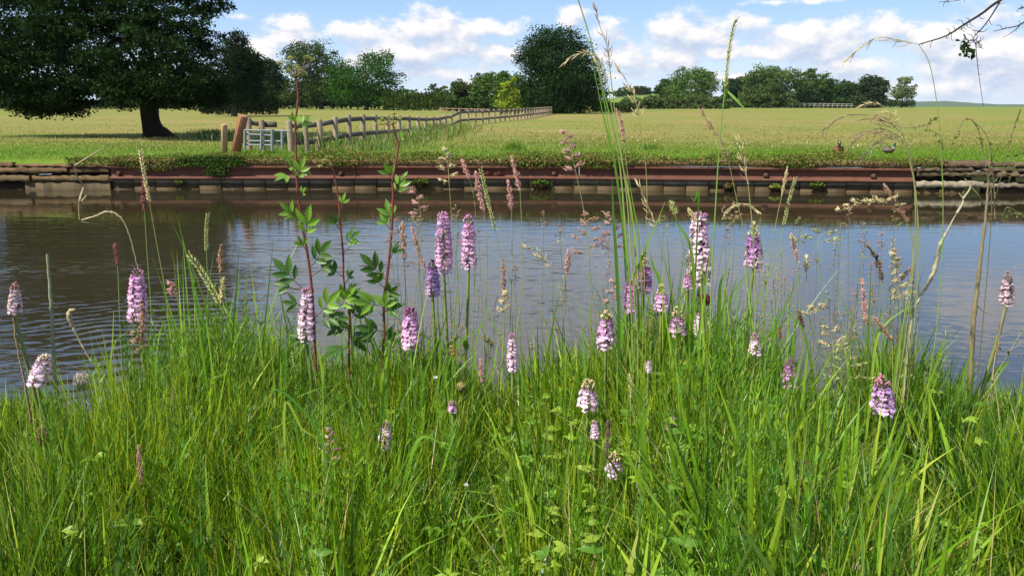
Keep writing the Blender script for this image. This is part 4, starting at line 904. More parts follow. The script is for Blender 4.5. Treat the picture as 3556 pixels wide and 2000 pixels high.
meadowsweet('shortest slender red stem with small yellow green head, the middle one of the three',
 [(1150,575),(1158,600),(1173,672),(1178,721),(1183,793),(1192,890),(1192,957),(1202,1035),(1214,1112),(1212,1250)], 2.0, 4.4,
 [((1180,735),(1195,680),30,LV,1),((1183,800),(1150,755),38,LVD,1),((1188,850),(1240,810),46,LVD,2),((1190,880),(1235,835),30,LV,0),((1192,960),(1145,925),46,LVD,1),((1194,990),(1225,940),30,LVD,1),((1203,1040),(1240,1010),44,LVD,1),((1160,1090),(1225,1000),66,LV,2),((1140,1080),(1200,1130),52,LVD,2),((1210,1110),(1265,1060),56,LVD,2),((1214,1150),(1150,1130),60,LVD,2),((1215,1170),(1270,1180),60,LVD,2),((1215,1200),(1150,1230),56,LVD,2)],
 [(1125,560,14),(1140,545,12),(1112,578,10),(1150,548,8)], (1150,578))
meadowsweet('right hand red stem with bent yellow green flower head over the post fence',
 [(1363,427),(1376,478),(1384,499),(1379,539),(1370,592),(1363,628),(1365,682),(1359,808),(1352,890),(1342,977),(1332,1049),(1335,1155),(1330,1260)], 1.98, 5.4,
 [((1384,500),(1400,462),24,LV,1),((1365,640),(1340,575),42,LV,1),((1368,690),(1405,610),46,LV,2),((1375,660),(1395,640),30,LV,0),((1360,790),(1345,715),48,LV,2),((1358,800),(1330,760),36,LV,1),((1352,900),(1375,860),40,LVD,1),((1345,975),(1270,900),64,LVD,2),((1335,1000),(1300,960),48,LVD,1),((1335,1040),(1375,1000),46,LVD,2),((1330,1060),(1250,1050),66,LV,2),((1332,1080),(1385,1060),58,LVD,2),((1335,1110),(1340,1030),60,LV,1),((1330,1150),(1270,1140),60,LVD,2),((1335,1180),(1380,1160),56,LVD,2)],
 [(1325,418,15),(1352,412,17),(1370,395,10),(1385,412,12),(1315,430,12),(1340,430,10)], (1364,430))

# ------------------------------------------------------------------ flowering grasses
BR = (.42, .26, .17); PKB = (.52, .31, .26); RD = (.26, .10, .08); STR = (.62, .52, .28); YGR = (.40, .42, .16); DKB = (.20, .13, .08)
def grass_head(label, style, head, stem, D, col, w=16, scol=(.17, .28, .05), sw=3.2, name='grass_stalk', leafs=()):
    """head: px points tip -> neck; stem: px points neck -> ground"""
    base = P(*stem[-1], D) if stem else P(*head[-1], D); zb_ = float(near_z(base[0], D))-.02
    base = np.array([base[0]+random.uniform(-.02, .02), D+.02, zb_])
    o = thing(name, base, label, 'grass', 'flowering grass stalks on the near bank')
    hp = spline([P(*p, D) for p in head], 8); sp = spline([P(*p, D) for p in [head[-1]]+list(stem)]+[base], 5)
    mb = MB(); mb.tube(sp, [px(sw*.35, D), px(sw*.5, D), px(sw*.6, D)], scol, 5, False); mb.tube(hp, [px(.6, D), px(sw*.35, D)], np.array(scol)*.6+np.array(col)*.4, 4, False); mb.build('stem', M_STEM, o, True)
    Ls = np.concatenate([[0], np.cumsum(np.linalg.norm(np.diff(hp, axis=0), axis=1))]); L = Ls[-1]; W_ = px(w*.62, D)
    def at(f): return np.stack([np.interp(f*L, Ls, hp[:, k]) for k in range(3)], -1)
    mb = MB()
    if style == 'plume':
        n = int(60+L/W_*38); f = rng.random(n); env = np.interp(f, [0, .12, .5, .85, 1], [.25, .65, 1, .75, .35])*(.75+.35*np.sin(f*23+rng.random()*6))
        a = rng.random(n)*6.28; ax = norm(at(np.clip(f-.02, 0, 1))-at(np.clip(f+.02, 0, 1)))
        rad = np.stack([np.cos(a), np.sin(a), rng.normal(size=n)*.2], -1); q = at(f)+rad*(W_*env*rng.random(n)**.6)[:, None]
        mb.inst(SPV*[.5, .3, 1.25], SPF, q, frame(ax+rad*.45)*(W_*.42*(.7+.6*rng.random(n)))[:, None, None], mixcol(n, [col, np.array(col)*1.5, np.array(col)*.65], [3, 1.4, 1.4]))
    elif style == 'spike':
        n = int(L/W_*1.4)+4; f = np.linspace(.0, 1, n); ax = norm(at(np.clip(f-.03, 0, 1))-at(np.clip(f+.03, 0, 1))); sd = norm(np.cross(ax, [0, 1., 0]))*((np.arange(n) % 2)*2-1)[:, None]
        for k in range(3):
            q = at(f)+sd*W_*.35+rng.normal(size=(n, 3))*W_*.10; mb.inst(SPV*[.42, .3, 1.7], SPF, q, frame(ax+sd*(.25+.2*k))*(W_*.95), np.array(col), .3)
    elif style == 'oat':                                   # drooping spikelets on short threads
        n = int(10+L/px(12, D)); f = np.sort(rng.random(n))*.97; p0 = at(f); ax = norm(at(np.clip(f-.02, 0, 1))-at(np.clip(f+.02, 0, 1)))
        for i in range(n):
            e = p0[i]+ax[i]*W_*random.uniform(.3, 1.1)+np.array([random.uniform(-1, 1), random.uniform(-.6, .6), random.uniform(-.9, .1)])*W_*.9*(.35+f[i])
            mb.tube([p0[i], (p0[i]+e)/2+ax[i]*W_*.15, e], .0003, STR, 3, False)
            d = norm(e-p0[i])+ax[i]*.8; mb.inst(SPV*[.20, .14, 1.5], SPF, [e, e+d*W_*.12, e-d*W_*.3], frame(np.array([d, d+[.15, 0, .1], d-[.12, 0, .1]]))*(px(14, D)), np.array(col), .35)
    else:                                                  # 'tuft': clumps on side branches (cocksfoot, bent)
        nb_ = max(5, int(L/px(16, D))); 
        for i in range(nb_):
            f = (i+.5)/nb_; p0 = at(np.array([f]))[0]; sgn = 1 if i % 2 else -1; ext = W_*(.25+.95*f)*random.uniform(.6, 1.1)
            e = p0+np.array([sgn*ext, random.uniform(-.5, .5)*ext, ext*random.uniform(.0, .55)]); mb.tube([p0, (p0+e)/2+[0, 0, -.0015], e], .0004, np.array(col)*.8, 3, False)
            m = 24; q = p0+(e-p0)*(.35+.75*rng.random((m, 1)))+rng.normal(size=(m, 3))*px(3.6, D); d = (e-p0)+rng.normal(size=(m, 3))*ext*.35+[0, 0, ext*.3]
            mb.inst(SPV*[.34, .26, 1.3], SPF, q, frame(d)*(px(9.5, D)*(.7+.6*rng.random(m)))[:, None, None], mixcol(m, [col, np.array(col)*1.45, np.array(col)*.6], [2, 1, 1]))
    mb.build('seed_head', M_SEED, o)
    for (a, b, c_, w_) in leafs:
        m = MB(); m.ribbon(spline([P(*a, D), P(*b, D-.02), P(*c_, D-.03)], 6), [px(w_*.5, D), px(w_, D), px(w_*.6, D), .0003], (.15, .27, .035), side=np.array([.15, -1, .35]), fold=.2); m.build('leaf', M_GRASS, o)
    return o
GH = [
 ('dark red plume head high on the left in front of the beam','plume',[(500,608),(498,680),(502,735)],[(512,900),(525,1080),(530,1300)],2.0,RD,20),
 ('pale knotted spike leaning over the left end of the beam','spike',[(488,525),(500,600),(518,700)],[(545,850),(580,1050),(605,1290)],1.95,STR,14),
 ('short reddish plume over the dark water on the left','plume',[(400,845),(404,880),(408,920)],[(412,1000),(418,1150),(430,1320)],2.05,RD,20),
 ('brown plume head on the right of the left pale spike','plume',[(770,852),(766,900),(766,950)],[(765,1000),(770,1100),(775,1250)],2.05,BR,24),
 ('pale brown plume under the brown one left of the red stems','plume',[(776,965),(772,1010),(768,1062)],[(765,1130),(768,1200),(770,1300)],2.0,STR,22),
 ('reddish brown plume hanging across the base of the left orchid','plume',[(492,1055),(495,1120),(492,1200)],[(498,1300),(502,1400),(505,1500)],1.85,BR,26),
 ('little bent brown head by the left orchid stem','tuft',[(466,1150),(480,1190),(497,1225)],[(503,1320),(505,1400)],1.83,BR,26),
 ('pinkish small head between the left orchid and pale spike','tuft',[(592,980),(600,1005),(612,1030)],[(640,1120),(660,1250)],2.05,PKB,24),
 ('long pale green spike leaning left in front of the horsetails','spike',[(655,885),(700,945),(760,1050)],[(800,1150),(850,1330),(880,1500)],1.8,YGR,20),
 ('thin green oat spike over the ripples left of centre','spike',[(722,745),(716,800),(717,870)],[(722,1000),(730,1180)],2.1,YGR,14),
 ('pink brown plume low on the left hanging in the fine grass','plume',[(482,1548),(486,1620),(497,1700)],[(505,1760),(515,1850)],1.35,PKB,22),
 ('tan tufted head left of the high orchid pair against the beam','tuft',[(1548,512),(1556,580),(1560,640)],[(1572,800),(1590,1000),(1600,1250)],2.05,STR,50),
 ('pink brown head just right of the tan tufted one','plume',[(1604,556),(1618,590),(1632,625)],[(1650,720),(1650,900),(1640,1200)],2.1,PKB,20),
 ('dense pinkish plume standing above the right orchid of the high pair','plume',[(1652,598),(1664,660),(1680,735)],[(1690,850),(1690,1000),(1680,1250)],2.05,PKB,26),
 ('leaning pink brown plume above the middle of the beam','plume',[(1776,545),(1790,600),(1806,665)],[(1812,800),(1815,1000),(1790,1250)],2.1,PKB,20),
 ('pink red plume head hanging beside the leaning one','plume',[(1764,628),(1770,670),(1776,732)],[(1778,850),(1776,1000),(1770,1270)],2.15,PKB,22),
 ('brownish branched head between the right red stem and high pair','tuft',[(1440,663),(1455,710),(1462,752)],[(1460,850),(1440,1050),(1430,1250)],2.05,PKB,46),
 ('tufted tan head left of the purple orchid','plume',[(1398,772),(1400,830),(1404,900)],[(1408,1000),(1405,1150),(1400,1290)],2.1,BR,26),
 ('slanting pink plume left of the purple orchid','plume',[(1430,790),(1452,870),(1475,930)],[(1470,1000),(1455,1130),(1450,1280)],2.1,PKB,18),
 ('slim brown head over grey water in the centre','plume',[(1746,900),(1748,960),(1752,1050)],[(1752,1150),(1740,1300)],2.0,BR,18),
 ('yellow green knotted spike leaning from the high pair to the right','spike',[(1670,588),(1690,680),(1720,800)],[(1745,900),(1790,1050),(1810,1280)],1.95,YGR,13),
 ('broad pink cocksfoot head in front of the water left of the grass clump','tuft',[(2044,740),(2044,800),(2046,890)],[(2048,1000),(2052,1200),(2060,1420)],2.0,BR,92),
 ('second tufted head right of the broad pink cocksfoot','tuft',[(2116,740),(2122,800),(2130,880)],[(2138,1000),(2150,1150),(2160,1350)],2.0,PKB,64),
 ('small pink plume left of the broad cocksfoot','plume',[(1974,868),(1972,910),(1968,950)],[(1960,1050),(1950,1250)],2.1,PKB,24),
 ('branched brown plume on the bank in front of the daisies','tuft',[(1958,455),(1980,520),(2000,600)],[(2030,750),(2050,950),(2070,1250)],2.05,PKB,56),
 ('tall green stalk with thin dark tip at the very top left of the clump','spike',[(2008,2),(2024,50),(2041,106)],[(2070,208),(2099,328),(2148,541),(2170,760),(2190,1050),(2200,1350)],1.85,(.3,.26,.14),6),
 ('tall stalk with long brown spikelets reaching above the central tree','oat',[(2065,19),(2085,97),(2109,164),(2119,251)],[(2138,410),(2157,531),(2178,700),(2200,1000),(2215,1300)],1.85,BR,24),
 ('arched golden oat head drooping left before the central tree','oat',[(1955,222),(2000,190),(2060,186),(2095,240),(2112,300)],[(2125,400),(2150,560),(2170,800),(2195,1150)],1.86,STR,26),
 ('nodding oat head right of the golden arched one','oat',[(2140,230),(2180,290),(2205,340),(2220,425)],[(2237,522),(2247,676),(2240,900),(2230,1250)],1.88,STR,24),
 ('pinkish plume head on the meadow right of the clump','plume',[(2140,378),(2155,420),(2168,490)],[(2180,620),(2195,850),(2205,1200)],1.9,PKB,16),
 ('tallest bright green stalk rising over the right trees with a long pale spike','spike',[(2558,66),(2546,101),(2529,193),(2520,300)],[(2505,425),(2495,555),(2486,700),(2470,1000),(2460,1300)],1.85,(.45,.44,.18),15,'w'),
 ('slanting brown oat head right of the central meadow','oat',[(2432,380),(2465,430),(2500,480),(2530,560)],[(2560,700),(2590,850),(2610,1150)],1.95,BR,26),
 ('pale oat stalk crossing the beam right of the tall stalk','oat',[(2565,490),(2582,560),(2598,640)],[(2612,780),(2620,950),(2620,1200)],1.9,STR,28),
 ('leaning pale oat head over the beam in the right of centre','oat',[(2220,645),(2245,700),(2280,790)],[(2310,900),(2340,1050),(2360,1300)],2.0,STR,26),
 ('curved wheat coloured head drooping above the violet orchid','plume',[(2510,760),(2540,722),(2590,710),(2640,745)],[(2640,900),(2650,1100),(2660,1300)],2.0,STR,22),
 ('cream bud like head touching the top of the largest orchid','plume',[(2392,725),(2405,750),(2412,770)],[(2400,900),(2385,1100)],2.12,STR,22),
 ('fluffy greenish head left of the largest orchid','plume',[(2330,700),(2338,725),(2345,745)],[(2370,850),(2400,1000),(2420,1200)],2.08,YGR,26),
 ('yellow green spike stalk against the water at the right','spike',[(2762,620),(2745,680),(2722,780)],[(2700,900),(2680,1050),(2670,1300)],1.95,YGR,13),
 ('thin tan stalk leaning right across the beam','plume',[(2735,580),(2725,630),(2715,680)],[(2690,800),(2660,1000),(2640,1250)],2.0,STR,12),
 ('large golden oat head arching in front of the right meadow','oat',[(2850,455),(2920,405),(3000,400),(3070,410),(3135,470)],[(3165,560),(3180,700),(3170,900),(3120,1250)],1.75,BR,40),
 ('big drooping tan head crossing the horizon on the right','oat',[(2975,372),(3035,358),(3085,385),(3120,430)],[(3150,520),(3175,650),(3175,850),(3140,1200)],1.74,STR,34),
 ('lower drooping brown oat head next to the right duck','oat',[(2945,510),(3000,460),(3070,450),(3130,480)],[(3170,600),(3185,800),(3150,1200)],1.76,BR,40),
 ('oat head hanging over the right duck','oat',[(2985,550),(3040,500),(3090,475),(3140,500)],[(3175,640),(3190,850),(3165,1250)],1.78,STR,36),
 ('wide open tan panicle over the brown reflection at the right','tuft',[(2910,735),(2990,705),(3060,700),(3110,715)],[(3150,780),(3170,900),(3160,1250)],1.95,STR,60),
 ('brown slanting plume at the right end of the open panicle','plume',[(3070,640),(3110,710),(3155,770)],[(3185,900),(3190,1050),(3170,1300)],1.95,BR,22),
 ('tan plume standing over blue water left of the lacy panicle','plume',[(2748,812),(2756,850),(2768,900)],[(2775,1000),(2780,1150),(2790,1350)],1.95,PKB,18),
 ('lacy greenish panicle spread over the blue water','tuft',[(2850,800),(2845,825),(2838,860)],[(2848,950),(2860,1100),(2870,1350)],1.95,YGR,150),
 ('small orange tan plume under the lacy panicle','plume',[(2800,885),(2802,910),(2800,940)],[(2805,1050),(2815,1250)],1.98,STR,20),
 ('dense brown plume leaning left over blue water at right','plume',[(3012,852),(3045,900),(3065,980)],[(3068,1080),(3060,1200),(3050,1400)],1.9,DKB,22),
 ('knotted tan tuft head right of the dense brown plume','tuft',[(3100,878),(3115,930),(3122,1050)],[(3125,1150),(3120,1300)],1.92,STR,48),
 ('small dark slanting head against blue water near the knotted tuft','plume',[(3162,930),(3145,950),(3130,975)],[(3128,1060),(3125,1200)],1.93,BR,16),
 ('slim pink tan plume standing upright in the right blue water','plume',[(2994,968),(3000,1050),(3012,1130)],[(3030,1200),(3050,1400)],1.9,PKB,20),
 ('brown leaning head above the right hand orchid','plume',[(3035,1100),(3065,1140),(3098,1180)],[(3100,1280),(3095,1450)],1.8,BR,22),
 ('dark oval brown sedge head right of the largest orchid group','plume',[(2774,1080),(2780,1110),(2788,1138)],[(2800,1250),(2810,1400)],1.85,DKB,24),
 ('reddish sedge head lower left of the dark oval one','plume',[(2702,1132),(2708,1155),(2712,1178)],[(2720,1280),(2725,1400)],1.8,(.30,.14,.06),16),
 ('tan drooping cluster right of the dark oval sedge head','tuft',[(2868,1062),(2830,1070),(2805,1100)],[(2820,1200),(2830,1400)],1.85,STR,44),
 ('airy straw panicle over the grey water at right','tuft',[(2925,1195),(2940,1260),(2945,1330)],[(2950,1400),(2950,1500)],1.8,YGR,110),
 ('small tan seed clusters on a thin stalk in the right water gap','tuft',[(2880,1130),(2890,1180),(2895,1230)],[(2900,1330),(2905,1450)],1.82,STR,90),
 ('wispy stalk over the water between the clumps in the centre','oat',[(1830,855),(1870,880),(1905,925)],[(1930,1050),(1950,1300)],2.1,STR,30),
 ('tan seed head deep in the left half of the sward','tuft',[(1145,1485),(1148,1550),(1146,1610)],[(1140,1700),(1138,1800)],1.42,PKB,52),
 ('brown spike head beside the lowest orchid','plume',[(2112,1460),(2110,1530),(2106,1600)],[(2104,1700),(2100,1800)],1.42,(.22,.12,.12),18),
 ('dark thin seed head slanting low on the right','plume',[(2785,1585),(2820,1640),(2850,1730)],[(2858,1800),(2862,1900)],1.3,DKB,16),
 ('small round brown seed head right of the short pink orchid','plume',[(1571,1200),(1573,1215),(1573,1238)],[(1580,1300),(1585,1400)],1.85,(.35,.22,.09),26),
 ('thin green sedge tip curving right in the centre','tuft',[(1680,1165),(1690,1180),(1710,1200)],[(1740,1260),(1750,1350)],1.95,(.25,.25,.08),22),
 ('pale stalk head behind the short pink orchid in grey water','tuft',[(1762,1010),(1755,1050),(1752,1090)],[(1748,1200),(1730,1350)],1.98,STR,30),
 ('faint tan head left of the magenta pair','tuft',[(2130,970),(2128,1010),(2122,1060)],[(2118,1150),(2110,1300)],2.0,PKB,36),
 ('pale lone head at the left edge of the sward','plume',[(1668,1245),(1672,1290),(1676,1330)],[(1690,1400),(1700,1480)],1.8,PKB,18),
 ('brown short plume between the two tall stems at the left end of clump','plume',[(2186,1300),(2192,1335),(2190,1380)],[(2190,1450)],1.7,STR,16),
]
for g in GH:
    lb, st, hd, sm, D_, c_, w_ = g[:7]
    lf = [((2520, 312), (2560, 352), (2606, 400), 5), ((2520, 330), (2512, 300), (2508, 270), 4), ((2515, 345), (2525, 315), (2534, 275), 4)] if len(g) > 7 else ()
    grass_head(lb, st, hd, sm, D_, c_, w_, leafs=lf, scol=(.17, .28, .05) if c_ not in (PKB, BR, STR) else (.24, .26, .08), sw=4.8 if len(g) > 7 or 'tall' in lb else 3.0)

# long green leaves and stalks of the tall clump right of centre and other marked blades
def long_blades(name, label, lst, D, cat='grass'):
    o = None; b0 = P(*lst[0][0][-1], D); t = thing(name, (b0[0], D, 0), label, cat, 'tufts of long grass on the near bank')
    for (pts, w, c) in lst:
        m = MB(); dd = D+random.uniform(-.06, .06); q = [P(*p, dd) for p in pts]; gb = q[-1].copy(); gb[2] = float(near_z(gb[0], dd))-.01
        m.ribbon(spline(q+[gb], 5), [.0004, px(w*.35, dd), px(w*.5, dd), px(w*.5, dd), px(w*.45, dd)], c, side=np.array([random.uniform(-.4, .4), -1, .25]), fold=.2); m.build('blade', M_GRASS, t)
g1, g2, g3 = (.14, .29, .02), (.08, .20, .025), (.24, .36, .035)
long_blades('tall_grass', 'tall clump of long green blades crossing the beam right of the central tree', [([(2040,130),(2090,380),(2140,600),(2170,900),(2180,1300)],7,g1),([(2075,230),(2120,480),(2160,750),(2190,1050),(2200,1350)],8,g1),([(2125,620),(2130,760),(2140,900),(2150,1200)],12,g2),
  ([(2110,300),(2160,560),(2200,800),(2220,1200)],7,g3),([(2310,700),(2250,850),(2190,1000),(2160,1150),(2140,1350)],12,g1),([(2335,720),(2355,780),(2395,850),(2410,1000),(2400,1300)],11,g1),([(2390,660),(2410,700),(2424,745)],7,g1),([(2180,600),(2200,720),(2220,850),(2230,1200)],6,g3),([(2255,870),(2270,930),(2295,1000),(2310,1250)],13,g1)], 2.02)
long_blades('tall_grass', 'long blades around the stem of the largest orchid', [([(2515,950),(2500,1000),(2495,1150),(2490,1350)],20,g1),([(2450,1000),(2430,1150),(2420,1350)],14,g2),([(2560,960),(2530,1080),(2510,1300)],10,g1),([(2310,1100),(2330,1200),(2350,1350)],12,g1),([(2240,1050),(2215,1200),(2210,1400)],14,g1)], 1.9)
long_blades('tall_grass', 'long blades on the right before the blue water', [([(2780,945),(2740,1040),(2690,1150),(2660,1350)],9,g1),([(2738,1080),(2790,1150),(2820,1300),(2840,1500)],12,g1),([(3165,1060),(3080,1120),(3040,1200),(3020,1400)],9,g3),([(3025,920),(3020,1050),(3012,1250),(3010,1500)],9,g1),([(2955,1230),(2960,1350),(2962,1500)],7,g1),([(3060,1150),(3075,1300),(3070,1500)],12,g1),([(3170,1000),(3130,1150),(3100,1350)],8,g1)], 1.85)
long_blades('tall_grass', 'bright arching leaves at the foot of the left orchid', [([(575,1155),(535,1170),(512,1240),(505,1380)],12,g1),([(568,1120),(550,1180),(545,1330)],8,g1),([(640,1250),(570,1275),(530,1310),(520,1400)],9,g1),([(395,1080),(390,1200),(385,1340)],6,g3),([(445,1150),(400,1190),(385,1300)],5,g3),([(390,1430),(420,1510),(470,1600),(490,1720)],16,g1)], 1.82)
long_blades('tall_grass', 'blades under the high orchid pair', [([(1540,1150),(1490,1250),(1460,1400)],10,g1),([(1680,1130),(1620,1170),(1560,1250),(1540,1400)],10,g1),([(1700,1050),(1650,1200),(1640,1400)],8,g1),([(1375,1170),(1340,1260),(1320,1400)],12,g3),([(1600,900),(1580,1100),(1570,1350)],5,g1),([(1100,1195),(1120,1300),(1130,1450)],14,g3),([(1000,1170),(990,1280),(990,1480)],14,g2)], 1.85)
long_blades('tall_grass', 'curved blades low in the left half of the sward', [([(680,1500),(640,1560),(600,1700),(560,1850)],14,g1),([(600,1790),(500,1800),(440,1850),(400,1990)],18,g1),([(1100,1520),(1050,1490),(985,1440)],10,g3),([(1270,1755),(1150,1720),(1050,1690),(960,1680)],22,g1),([(1150,1830),(1080,1760),(1030,1740),(1000,1850)],15,g1),([(940,1360),(960,1352),(1020,1390),(1110,1510),(1140,1700)],12,g2)], 1.35)
long_blades('tall_grass', 'curved blades low in the middle of the sward', [([(1590,1590),(1500,1520),(1450,1530),(1420,1620),(1390,1800)],15,g1),([(1230,1590),(1220,1750),(1215,1950)],14,g1),([(1985,1490),(1965,1650),(1955,1850)],16,g3),([(2260,1380),(2230,1500),(2240,1680)],18,g1),([(2180,1790),(2230,1900),(2180,1940),(2120,2000)],22,g3),([(1785,1770),(1600,1810),(1520,1850),(1470,1980)],14,g1)], 1.35)
long_blades('tall_grass', 'curved blades low on the right of the sward', [([(2460,1430),(2500,1520),(2560,1560),(2590,1750)],14,g1),([(3170,1390),(3100,1550),(3040,1700),(3000,1900)],16,g1),([(3040,1800),(2880,1780),(2800,1840),(2760,1960)],20,g3),([(3030,1880),(2960,1840),(2860,1720),(2850,1700)],10,g3),([(2960,1100),(2940,1400),(2930,1700)],7,g1),([(3180,1600),(3110,1700),(3080,1850)],10,g1)], 1.38)

def bent_grass():
    mb = MB(); sb = MB()
    for i in range(120):
        x = random.choice((random.uniform(2700, 3180), random.uniform(1800, 2750), random.uniform(1350, 1800), random.uniform(2850, 3180))); y = random.uniform(700, 1200); D = random.uniform(1.9, 2.25)
        top = P(x, y, D); b = P(x+random.uniform(-60, 60), 1250, D); b[2] = float(near_z(b[0], D)); hd = random.uniform(50, 120); neck = P(x+random.uniform(-8, 8), y+hd, D)
        c = np.array(random.choice((STR, BR, PKB, YGR)))*random.uniform(.7, 1.05); sb.tube(spline([top, neck, (neck+b)/2+[random.uniform(-.02, .02), 0, 0], b], 4), [px(.5, D), px(1.2, D)], np.array((.22, .25, .09)), 3, False)
        for k in range(random.randint(7, 12)):
            f = random.random(); p0 = top+(neck-top)*f; L = px(5+26*f, D)*random.uniform(.5, 1.1); a = random.uniform(0, 6.28); e = p0+np.array([math.cos(a)*L, math.sin(a)*L*.6, L*random.uniform(.1, .7)])
            sb.tube([p0, e], px(.45, D), c*.8, 3, False); m = 5; q = p0+(e-p0)*(.45+.6*rng.random((m, 1)))+rng.normal(size=(m, 3))*px(1.5, D)
            mb.inst(SPV*[.30, .24, 1.3], SPF, q, frame(np.tile(e-p0, (m, 1))+rng.normal(size=(m, 3))*L*.3)*px(6, D), c, .3)
    sb.V += mb.V; off = sb.n; sb.F += [f+off for f in mb.F]; sb.C += mb.C; sb.n += mb.n
    tag(sb.build('bent_grass', M_SEED), 'thin haze of tan bent grass panicles standing before the water', 'grass', kind='stuff')
bent_grass()
# ------------------------------------------------------------------ dead stalks and twigs
def stalk(name, label, pts, rad, D, col, cat='dead stem', mat=None, twigs=(), ground=True):
    q = [P(*p, D) for p in pts]; b = q[-1].copy()
    if ground: b[2] = float(near_z(b[0], D))-.02; q.append(b)
    o = thing(name, b, label, cat); mb = MB(); sp_ = spline(q, 9); sp_ = sp_+rng.normal(size=sp_.shape)*px(.9, D); rr_ = np.interp(np.linspace(0, 1, len(sp_)), np.linspace(0, 1, len(rad)), [px(r, D)*.78 for r in rad])*(.82+.36*rng.random(len(sp_))); mb.tube(sp_, rr_, col, 9); mb.build('stem', mat or M_STEM, o, True)
    for (tp, r0) in twigs:
        m = MB(); m.tube(spline([P(*p, D+random.uniform(-.02, .02)) for p in tp], 5), [px(r0, D), px(r0*.3, D)], np.array(col)*.9, 5); m.build('twig', mat or M_STEM, o)
    return o
TAN = (.33, .26, .15)
stalk('dead_stalk', 'thick tan dead stalk standing tall near the right edge', [(3440,500),(3432,640),(3418,790),(3398,960),(3378,1150),(3365,1400)], [1.5,4,8,10,12,13], 2.0, (.21, .17, .085), twigs=[([(3430,700),(3450,640),(3490,590)],2),([(3425,740),(3400,680),(3360,640)],2),([(3390,1060),(3430,1090),(3480,1080)],1.5),([(3440,560),(3470,500),(3480,440)],1.6)])
stalk('dead_stalk', 'bleached dead stalk with a swollen dry leaf leaning over the right water', [(3322,742),(3290,800),(3262,860),(3245,940),(3215,1000),(3180,1060),(3160,1150),(3140,1350)], [1.5,5,10,9,5,4.5,5,5], 1.95, (.34, .30, .18), twigs=[([(3322,742),(3345,700),(3330,670)],5),([(3345,690),(3370,650),(3350,620)],4)])
stalk('dead_stalk', 'tan stalk carrying the faded orchid at the right edge', [(3490,1060),(3470,1160),(3450,1300),(3440,1420)], [3,5,6,6], 2.0, TAN)
stalk('dead_stalk', 'thick grey green dead rod on the left', [(163,882),(172,980),(180,1100),(185,1220),(195,1350)], [5,7,8,9,11], 2.05, (.22, .23, .13))
stalk('dead_stalk', 'tan bent stalk with dried head beside the grey rod', [(262,1075),(240,1085),(250,1130),(280,1190),(305,1235),(345,1320)], [5,12,5,4,4,4], 2.0, TAN)
stalk('dead_stalk', 'brown stem slanting under the faded orchid at the left edge', [(45,1080),(55,1180),(75,1280),(90,1350)], [3.5,4,5,5], 2.0, (.28, .20, .08))
stalk('dead_stalk', 'arched dry reed reaching out of the water on the left', [(283,765),(330,752),(372,736),(410,748),(435,782),(465,870),(490,990),(515,1150),(520,1300)], [4,6,5,3,2.5,2.2,2.2,2.5], 2.05, (.30, .24, .12), twigs=[([(280,762),(277,700),(290,655),(300,640)],6),([(285,700),(300,680),(300,690)],4),([(283,770),(340,780),(400,795)],1.5),([(290,650),(262,600),(258,560)],3),([(262,575),(310,545),(362,513)],4)])
def seedpod(label, x, y, w, h, D, col, base_dx=0):
    c = P(x, y, D); b = np.array([c[0]+px(base_dx, D), D, float(near_z(c[0], D))-.02]); o = thing('dried_head', b, label, 'seed head'); mb = MB()
    n = 240; q = c+norm(rng.normal(size=(n, 3)))*np.array([px(w/2, D), px(w/2, D), px(h/2, D)])*rng.random((n, 1))**.25; mb.inst(SPV*[.3, .22, 1.5], SPF, q, frame(np.tile([[.1, 0, 1.]], (n, 1))+rng.normal(size=(n, 3))*.35)*px(12, D), mixcol(n, [col, np.array(col)*1.4, np.array(col)*.6], [3, 1, 1])); mb.build('head', M_SEED, o)
    m = MB(); m.tube(spline([c, (b+c)/2+[.004, 0, 0], b], 4), .0015, (.2, .2, .08), 5); m.build('stem', M_STEM, o)
seedpod('fat oval yellow brown dried head in the grass at the lower left', 148, 1515, 46, 74, 1.45, (.30, .24, .10))
seedpod('whitish matted dried head above the lower left grass', 286, 1322, 60, 52, 1.85, (.48, .42, .40))
seedpod('cream tapering dried tuft right of the whitish matted head', 362, 1420, 36, 80, 1.75, (.50, .42, .28))
seedpod('pale spiky dried tuft at the bottom right of the sward', 2958, 1965, 60, 44, 1.12, (.50, .44, .24))
seedpod('dark maroon round flower head beside the stem of the largest orchid', 2448, 1042, 40, 36, 2.1, (.12, .03, .035))
seedpod('dark brown dried head hidden low in the left of the sward', 1600, 1345, 26, 22, 1.9, (.40, .34, .12))
def daisy(label, x, y, w, D):
    c = P(x, y, D); b = np.array([c[0], D, float(near_z(c[0], D))-.02]); o = thing('white_flower', b, label, 'flower', 'small white flowers in the sward'); R_ = px(w/2, D)
    m = MB(); m.tube(spline([c, (b+c)/2+[.006, 0, 0], b], 4), .0011, (.15, .2, .05), 5); m.build('stem', M_STEM, o)
    for k in range(7):
        a = k*.9; d = np.array([math.cos(a), -.35, math.sin(a)*.8]); m = MB(); m.ribbon([c, c+d*R_*.5, c+d*R_], [R_*.1, R_*.24, R_*.1], (.8, .8, .76), side=np.array([.1, -1, .4])); m.build('petal', M_PETAL, o)
    m = MB(); m.inst(SPV, SPF, [c+[0, -.001, 0]], np.eye(3)[None]*R_*.3, np.array([.6, .5, .1])); m.build('disc', M_PETAL, o)
daisy('tiny white starry flower above the centre of the sward', 1512, 1308, 17, 1.75)
daisy('tiny white flower low in the centre, left of the lowest orchid', 1618, 1680, 18, 1.4)
daisy('small white flower low in the right half of the sward', 2612, 1568, 24, 1.5)
